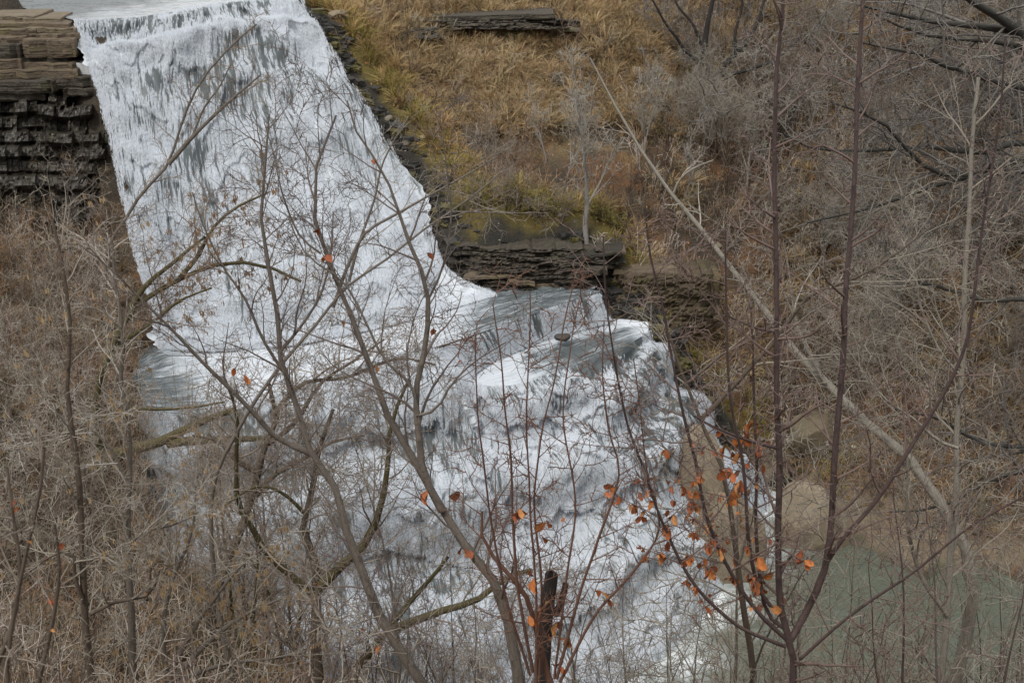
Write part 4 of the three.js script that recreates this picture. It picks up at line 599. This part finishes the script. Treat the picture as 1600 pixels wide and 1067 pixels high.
const farProto = [woody(201, 'far', 6.5, 1, 0.08, 0.1), woody(202, 'far', 5.5, 2, 0.1, 0.07), woody(203, 'far', 6, 1, 0.1, 0.07)];
const hit = (px, py) => { for (let d = 6; d < 95; d += 0.15) { const p = at(px, py, d); if (ground(p.x, p.z) > p.y) return p; } return at(px, py, 60); };
{ const p = hit(918, 380); plantAt(farProto[0], 'far', 'farTwig', 'grey_hillside_tree', 'tall pale grey bare tree standing highest on the far hillside', 'tree', null, p.x, p.z, 0.4, 1.25); }
for (const [x, y, k, s, l] of [[880, 315, 2, 0.95, 'thin pale grey sapling just left of the tall hillside tree'], [1008, 240, 1, 0.8, 'pale forked sapling just right of the tall hillside tree'], [852, 255, 2, 0.6, 'small pale sapling left of the hillside saplings']]) { const p = hit(x, y); plantAt(farProto[k], 'far', 'farTwig', 'hillside_sapling', l, 'sapling', null, p.x, p.z, x, s); }
for (const [x, y, k, s2, l] of [[1068, 330, 2, 0.7, 'thin pale sapling left of the maroon stems on the middle hillside'], [1165, 300, 0, 0.7, 'pale sapling close left of the maroon stems, middle hillside'], [1262, 250, 2, 0.9, 'pale sapling between the maroon stems on the upper hillside'], [1285, 420, 1, 0.7, 'forked pale sapling between the maroon stems, middle hillside'], [1400, 330, 0, 0.8, 'pale sapling right of the maroon stems, upper hillside'], [1455, 480, 2, 0.8, 'pale sapling right of the maroon stems, middle hillside'], [1560, 420, 1, 0.9, 'forked pale sapling near the right frame edge'], [1375, 560, 2, 0.7, 'pale sapling above the leaning pale trunk, lower hillside']]) { const p = hit(x, y); plantAt(farProto[k], 'far', 'farTwig', 'hillside_sapling', l, 'sapling', null, p.x, p.z, x, s2); }
{ const d = -hit(1115, 150).z; traced('dark_hillside_tree', 'dark tree with spreading curved limbs on the upper hillside right of centre', 'tree', { kind: 'crown', mat: 'dark', twig: 'hazeTwig', tune: { minR: 0.012, n: [1.6, 2, 1.6], up: 0.15 }, stems: [
  { p: [[1118, 155], [1112, 128], [1100, 95], [1102, 50], [1112, 0], [1120, -40]], d: [d, d - 0.6], w: [13, 5] }, { p: [[1112, 128], [1140, 92], [1172, 62], [1190, 20], [1200, -20]], d: [d, d + 1], w: [9, 4] }, { p: [[1103, 100], [1076, 84], [1058, 60], [1040, 38], [1020, 0]], d: [d, d - 1], w: [8, 3] }, { p: [[1120, 120], [1165, 110], [1215, 90], [1250, 60]], d: [d, d - 0.5], w: [7, 3] }, { p: [[1100, 80], [1085, 40], [1060, 10], [1050, -20]], d: [d, d], w: [6, 3] }, { p: [[1150, 84], [1150, 50], [1160, 10], [1155, -20]], d: [d, d], w: [6, 3] }] }); }
const shrubProto = [woody(221, 'sprawl', 2.4, 7, 0.5, 0.024, { minR: 0.008, n: [2, 2.5, 2.5] }), woody(222, 'sprawl', 2.0, 8, 0.6, 0.022, { minR: 0.008, n: [2, 2.5, 2.5] }), woody(223, 'far', 3.4, 5, 0.25, 0.025, { minR: 0.0055, n: [3, 3, 3] })];
{ const f = rng(909); let n = 0; // far hillside shrubs
  while (n < 46) { const px = rr(1010, 1640, f), py = rr(10, 700, f); if (px < 1220 && py > 420) continue; const p = hit(px, py); if (p.z > -36) continue; const k = Math.floor(f() * 3), c = Math.floor(f() * 3), form = k === 2 ? 'upright' : 'spreading', row = py < 230 ? 'upper' : py < 460 ? 'middle' : 'lower', side = px < 1210 ? 'left of the maroon stems' : px < 1340 ? 'between the maroon stems' : px < 1510 ? 'right of the maroon stems' : 'near the right frame edge'; plantAt(shrubProto[k], f() < 0.5 ? 'far' : 'brown', ['farTwig', 'greyTwig', 'brownTwig'][c], 'hillside_shrub', `${['pale', 'grey', 'brown'][c]} ${form} shrub on the ${row} far hillside, ${side}`, 'shrub', `${row} hillside shrubs ${side}`, p.x, p.z, f() * 6, rr(0.8, 1.4, f)); n++; }
  for (const [x, y, l] of [[820, 290, 'middle one of the brown shrubs above the plunge pool'], [770, 250, 'highest brown shrub left of the pale hillside saplings'], [790, 320, 'lowest brown shrub close above the layered wet ledge'], [860, 345, 'brown shrub at the foot of the tall pale hillside tree']]) { const p = hit(x, y); plantAt(shrubProto[1], 'brown', 'brownTwig', 'bank_shrub', l, 'shrub', 'shrubs above the plunge pool', p.x, p.z, x, rr(0.7, 1, f)); }
}
const nearProto = [woody(231, 'sprawl', 3.6, 5, 0.35, 0.022, { minR: 0.0038, n: [2.2, 2.4, 2.2], lr: 0.012 }), woody(232, 'spray', 3.2, 6, 0.4, 0.017, { minR: 0.0034, n: [2.4, 2.6, 2.2], lr: 0.012 }), woody(233, 'crown', 5, 2, 0.22, 0.045, { minR: 0.005, n: [2.4, 2.6, 2.4] })];
{ const f = rng(77);
  const put = (list, name, label, group, mats) => { for (const [x, z, k, s] of list) { const [m, w] = mats[Math.floor(f() * mats.length)], [px, py] = proj(V(x, ground(x, z) + 2 * s, z)), col = { greyTwig: 'grey', paleTwig: 'pale grey', brownTwig: 'brown', tanTwig: 'tan', maroonTwig: 'maroon' }[w]; plantAt(nearProto[k], m, w, name, label(col, px, py, k), k === 2 ? 'tree' : 'shrub', group, x, z, f() * 6.28, s); } };
  const leftPlace = (px, py) => py < 480 ? 'below the left cliff' : py < 700 ? (px < 110 ? 'at the left edge level with the plunge pool' : 'beside the plunge pool') : px < 130 ? 'at the lower left edge' : px < 300 ? 'behind the two slim left trunks' : 'before the lower falls left side';
  const scatter = (n, x0, x1, z0, z1, ks, s0, s1) => Array.from({ length: n }, () => [rr(x0, x1, f), rr(z0, z1, f), ks[Math.floor(f() * ks.length)], rr(s0, s1, f)]);
  put(scatter(26, -15, -5, -34, -15, [0, 1], 0.8, 1.2), 'left_bank_shrub', (c, px, py, k) => `${k ? 'broad' : 'tall'} bare ${c} shrub ${leftPlace(px, py)}`, 'shrubs of the left bank', [['grey', 'greyTwig'], ['grey', 'paleTwig'], ['brown', 'brownTwig']]);
  put(scatter(6, -8, -4, -26, -16, [2], 0.9, 1.3), 'left_bank_tree', (c, px, py) => `small bare tree with ${c} twigs ${leftPlace(px, py)}`, 'small trees of the left bank', [['moss', 'brownTwig'], ['brown', 'tanTwig']]);
  put(scatter(23, -3.5, 4.5, -19, -8.5, [0, 1], 0.9, 1.4), 'near_slope_shrub', (c, px, py, k) => `${k ? 'broad' : 'tall'} bare ${c} shrub ${px < 780 ? 'left of the dark stump' : px < 960 ? 'right behind the dark stump' : 'between the dark stump and the maroon sapling'} at the bottom`, 'shrubs below the viewpoint', [['brown', 'brownTwig'], ['grey', 'greyTwig'], ['maroon', 'maroonTwig']]);
  put(scatter(12, 2.6, 7.5, -10.5, -6.5, [1], 0.95, 1.2), 'corner_shrub', (c, px, py) => `near bare ${c} shrub ${px < 1130 ? 'between the stump and the maroon sapling' : px < 1300 ? 'around the maroon sapling base' : px < 1450 ? 'right of the maroon sapling base' : 'in the bottom right corner'}`, 'near shrubs at lower right', [['maroon', 'maroonTwig'], ['brown', 'tanTwig'], ['pale', 'paleTwig']]);
  put(scatter(30, 3.2, 11, -17, -7.5, [0, 1, 1], 0.9, 1.45), 'right_slope_shrub', (c, px, py, k) => `${k ? 'broad' : 'tall'} bare ${c} shrub ${px < 1230 ? 'left of the maroon sapling base' : px < 1420 ? 'before the green pool' : 'at the lower right corner'}`, 'shrubs before the green pool', [['maroon', 'maroonTwig'], ['brown', 'tanTwig'], ['grey', 'greyTwig'], ['pale', 'greyTwig']]);
}

// ---------------------------------------------------------------- undergrowth nobody could count
function scatterStuff(name, geos, label, category, spots, tint) { // spots: [x, z, scale, turn, color]
  const root = thing(name, label, category); root.userData.kind = 'stuff';
  geos.forEach((g, gi) => {
    const mine = spots.filter((_, k) => k % geos.length === gi), im = new THREE.InstancedMesh(g, tint, mine.length), M = new THREE.Matrix4(), q = new THREE.Quaternion(), e = new THREE.Euler(), c = new THREE.Color();
    mine.forEach(([x, z, s, turn, col, tx = 0, tz = 0, dy = 0], k) => { q.setFromEuler(e.set(tx, turn, tz)); M.compose(V(x, ground(x, z) + dy, z), q, V(s, s, s)); im.setMatrixAt(k, M); im.setColorAt(k, c.setRGB(...col)); });
    im.name = name + '_clump'; im.userData.kind = 'stuff'; im.castShadow = im.receiveShadow = true; root.add(im);
  });
  return root;
}
const tintMat = new THREE.MeshStandardMaterial({ color: 0xffffff, roughness: 0.9 }), vary = (c, f, a = 0.25) => { const k = 1 + (f() - 0.5) * 2 * a; return c.map((q) => q * k * (1 + (f() - 0.5) * 0.1)); };
const brushSet = (r, n1, n2) => [0, 1, 2, 3].map((s) => { const p = woody(300 + s, 'sprawl', 1.3, 9, 0.55, r * 1.6, { minR: r, n: [n1, n2, 0], len: [[0.3, 0.9], [0.15, 0.45]], levels: 2 }, true), G = [...p.st, p.tw].filter(Boolean); let o = 0; const pos = [], nor = [], idx = []; for (const g of G) { pos.push(...g.attributes.position.array); nor.push(...g.attributes.normal.array); for (const i of g.index.array) idx.push(i + o); o += g.attributes.position.count; } const g = new THREE.BufferGeometry(); g.setAttribute('position', new THREE.Float32BufferAttribute(pos, 3)); g.setAttribute('normal', new THREE.Float32BufferAttribute(nor, 3)); g.setIndex(idx); return g; }), brushGeos = brushSet(0.0065, 3, 3), brushFar = brushSet(0.011, 2, 2);
{ const f = rng(404), spots = [], pal = [[0.34, 0.275, 0.21], [0.16, 0.12, 0.085], [0.47, 0.42, 0.365], [0.29, 0.185, 0.105], [0.075, 0.058, 0.045]];
  for (let k = 0; k < 2600; k++) { const z = -rr(9, 45, f), x = rr(-24, -1.5, f), y = ground(x, z); if (y < 7.6 || isWet(x, z)) continue; if (y > 15 && z < -44) continue; spots.push([x, z, rr(0.5, 1.25, f), f() * 6.28, vary(pal[Math.floor(f() * 5)], f)]); }
  scatterStuff('left_brush', brushGeos, 'dense brown and grey brush covering the left bank', 'brush', spots, tintMat);
  const s2 = []; for (let k = 0; k < 1900; k++) { const z = -rr(9, 24, f), x = rr(-2, 14, f); if (ground(x, z) < 0.3) continue; s2.push([x, z, x < 2.5 ? rr(0.5, 1.05, f) : rr(0.6, 1.5, f), f() * 6.28, vary(pal[Math.floor(f() * 5)], f)]); }
  scatterStuff('near_brush', brushGeos, 'tangled brush on the steep slope below the viewpoint', 'brush', s2, tintMat);
  const s3 = []; for (let k = 0; k < 5200; k++) { const x = rr(-8, 30, f), z = -rr(38, 70, f), y = ground(x, z); if (y < 0.7 || isWet(x, z) || inWater(x, z) < 1.6) continue; const den = x > 9.5 ? 0.85 : x > 5.6 ? 0.5 : y < 13.5 ? 0.28 : 0.1; if (f() > den) continue; s3.push([x, z, rr(0.5, 1.3, f), f() * 6.28, vary(pal[Math.floor(f() * 5)], f)]); }
  scatterStuff('hillside_brush', brushFar, 'grey-brown brush spread over the right of the far hillside', 'brush', s3, tintMat);
}
const grassGeos = [0, 1, 2].map((s) => { const f = rng(600 + s), G = new Geo(); for (let b = 0; b < 26; b++) { const a = f() * 6.28, h = rr(0.35, 0.8, f), l = rr(0.1, 0.75, f), d = V(Math.cos(a), 0, Math.sin(a)), sd = V(-d.z, 0, d.x), p = [0, 0.4, 0.75, 1].map((t) => V(d.x * (l * t * t + 0.05), h * (t - 0.35 * t * t * (l + 0.4)) - 0.03, d.z * (l * t * t + 0.05))); G.quadStrip(p, sd, [0.008, 0.008, 0.006, 0.002], V(0, 1, 0)); } const g = G.build(); g.computeVertexNormals(); return g; });
const grassMat = new THREE.MeshStandardMaterial({ color: 0xffffff, roughness: 0.85, side: THREE.DoubleSide });
{ const f = rng(707), spots = [], gold = [[0.4, 0.29, 0.14], [0.33, 0.22, 0.1], [0.25, 0.16, 0.08], [0.4, 0.31, 0.18], [0.2, 0.145, 0.08]];
  for (let k = 0; k < 60000 && spots.length < 21000; k++) {
    const x = rr(-13, 32, f), z = -rr(38, 74, f), y = ground(x, z); if (y < 0.6 || isWet(x, z)) continue; const e = inWater(x, z); if (e < 2.1) continue; 
    const n = fbm(x * 0.3, z * 0.3, 3, 66); let den = 0.25 + n; if (y > 12.9 && x < 7.2) den = 0.6 + n; else if (x < 7) den = -0.1 + n * 0.8; else den = 0.1 + n * 0.8; if (e < 3.4) den = y > 10.2 ? 0.7 : 0.2; if (x > 3.6 && x < 8 && y > 4 && y < 8) den = 0.8; if (f() > den) continue;
    let c = gold[Math.floor(f() * 5)]; if (e < 3.0 && f() < 0.7) c = [0.24, 0.2, 0.05]; else if (e < 3.4 && y > 12.3) c = [0.38, 0.25, 0.11]; spots.push([x, z, rr(0.6, 1.5, f), f() * 6.28, vary(c, f, 0.3), rr(0, 0.5, f), rr(-0.2, 0.2, f)]);
  }
  scatterStuff('dead_grass', grassGeos, 'golden dead grass hanging over the far hillside', 'grass', spots, grassMat);
  const s2 = []; for (let k = 0; k < 3500; k++) { const z = -rr(10, 45, f), x = rr(-24, -3, f), y = ground(x, z); if (y < 8 || isWet(x, z) || (y > 15 && z < -44)) continue; s2.push([x, z, rr(0.5, 1.1, f), f() * 6.28, vary(gold[Math.floor(f() * 5)].map((q) => q * 0.42), f, 0.3)]); }  // grass colours darkened under the brush: shade of the twig gaps painted in
  for (let k = 0; k < 260; k++) { const x = rr(-30, -19, f), z = -rr(48, 62, f); if (isWet(x, z)) continue; s2.push([x, z, rr(0.5, 1, f), f() * 6.28, vary(gold[1], f)]); }
  scatterStuff('left_grass', grassGeos, 'dry brown grass between the brush of the left bank', 'grass', s2, grassMat);
  const st = [0, 1].map((q) => boulderGeo(1, 0.5, 0.8, 70 + q, 0.35)), sp = []; for (let k = 0; k < 900; k++) { const x = rr(-6, 28, f), z = -rr(42, 62, f), y = ground(x, z); if (y < 0.2 || isWet(x, z)) continue; sp.push([x, z, 0.05 + 0.2 * f() ** 4, f() * 6.28, vary([[0.26, 0.22, 0.17], [0.15, 0.13, 0.1]][Math.floor(f() * 2)], f), rr(-0.3, 0.6, f), rr(-0.3, 0.3, f)]); }
  scatterStuff('loose_stones', st, 'small loose stones scattered over the far hillside', 'stones', sp, tintMat);
  const wr = [0, 1, 2].map((q) => slabGeo(1.6, 0.45, 1.2, 90 + q, 0.25)), ws = []; for (let k = 0; k < 9000 && ws.length < 620; k++) { const e0 = fallEdge[Math.floor(f() * fallEdge.length)], x = e0.x + rr(-0.4, 1.6, f), z = e0.z + rr(-1, 1, f); if (isWet(x, z) || ground(x, z) < 0.2) continue; ws.push([x, z, 0.12 + 0.42 * f() ** 2, rr(-0.6, 0.6, f), vary(f() < 0.25 ? [0.09, 0.078, 0.025] : [0.035, 0.033, 0.029], f, 0.35), rr(-0.15, 0.35, f), rr(-0.35, 0.05, f), 0.03]); }
  scatterStuff('wet_rubble', wr, 'dark wet broken rock along the right edge of the falls', 'rubble', ws, new THREE.MeshStandardMaterial({ color: 0xffffff, roughness: 0.5, bumpMap: rockBump, bumpScale: 0.04 }));
  const lf = leafGeos.slice(0, 3), s3 = []; for (let k = 0; k < 34000; k++) { const x = rr(-8, 32, f), z = -rr(38, 66, f), y = ground(x, z); if (y < 0.6 || isWet(x, z) || inWater(x, z) < 1.5) continue; s3.push([x, z, rr(0.08, 0.17, f), f() * 6.28, vary([[0.3, 0.14, 0.055], [0.36, 0.2, 0.09], [0.2, 0.1, 0.05]][Math.floor(f() * 3)], f), 1.4 + rr(-0.5, 0.5, f), rr(-0.5, 0.5, f), 0.03]); }
  scatterStuff('fallen_leaves', lf, 'brown fallen leaves littering the far hillside', 'leaf litter', s3, grassMat);
}
renderer.render(scene, camera);
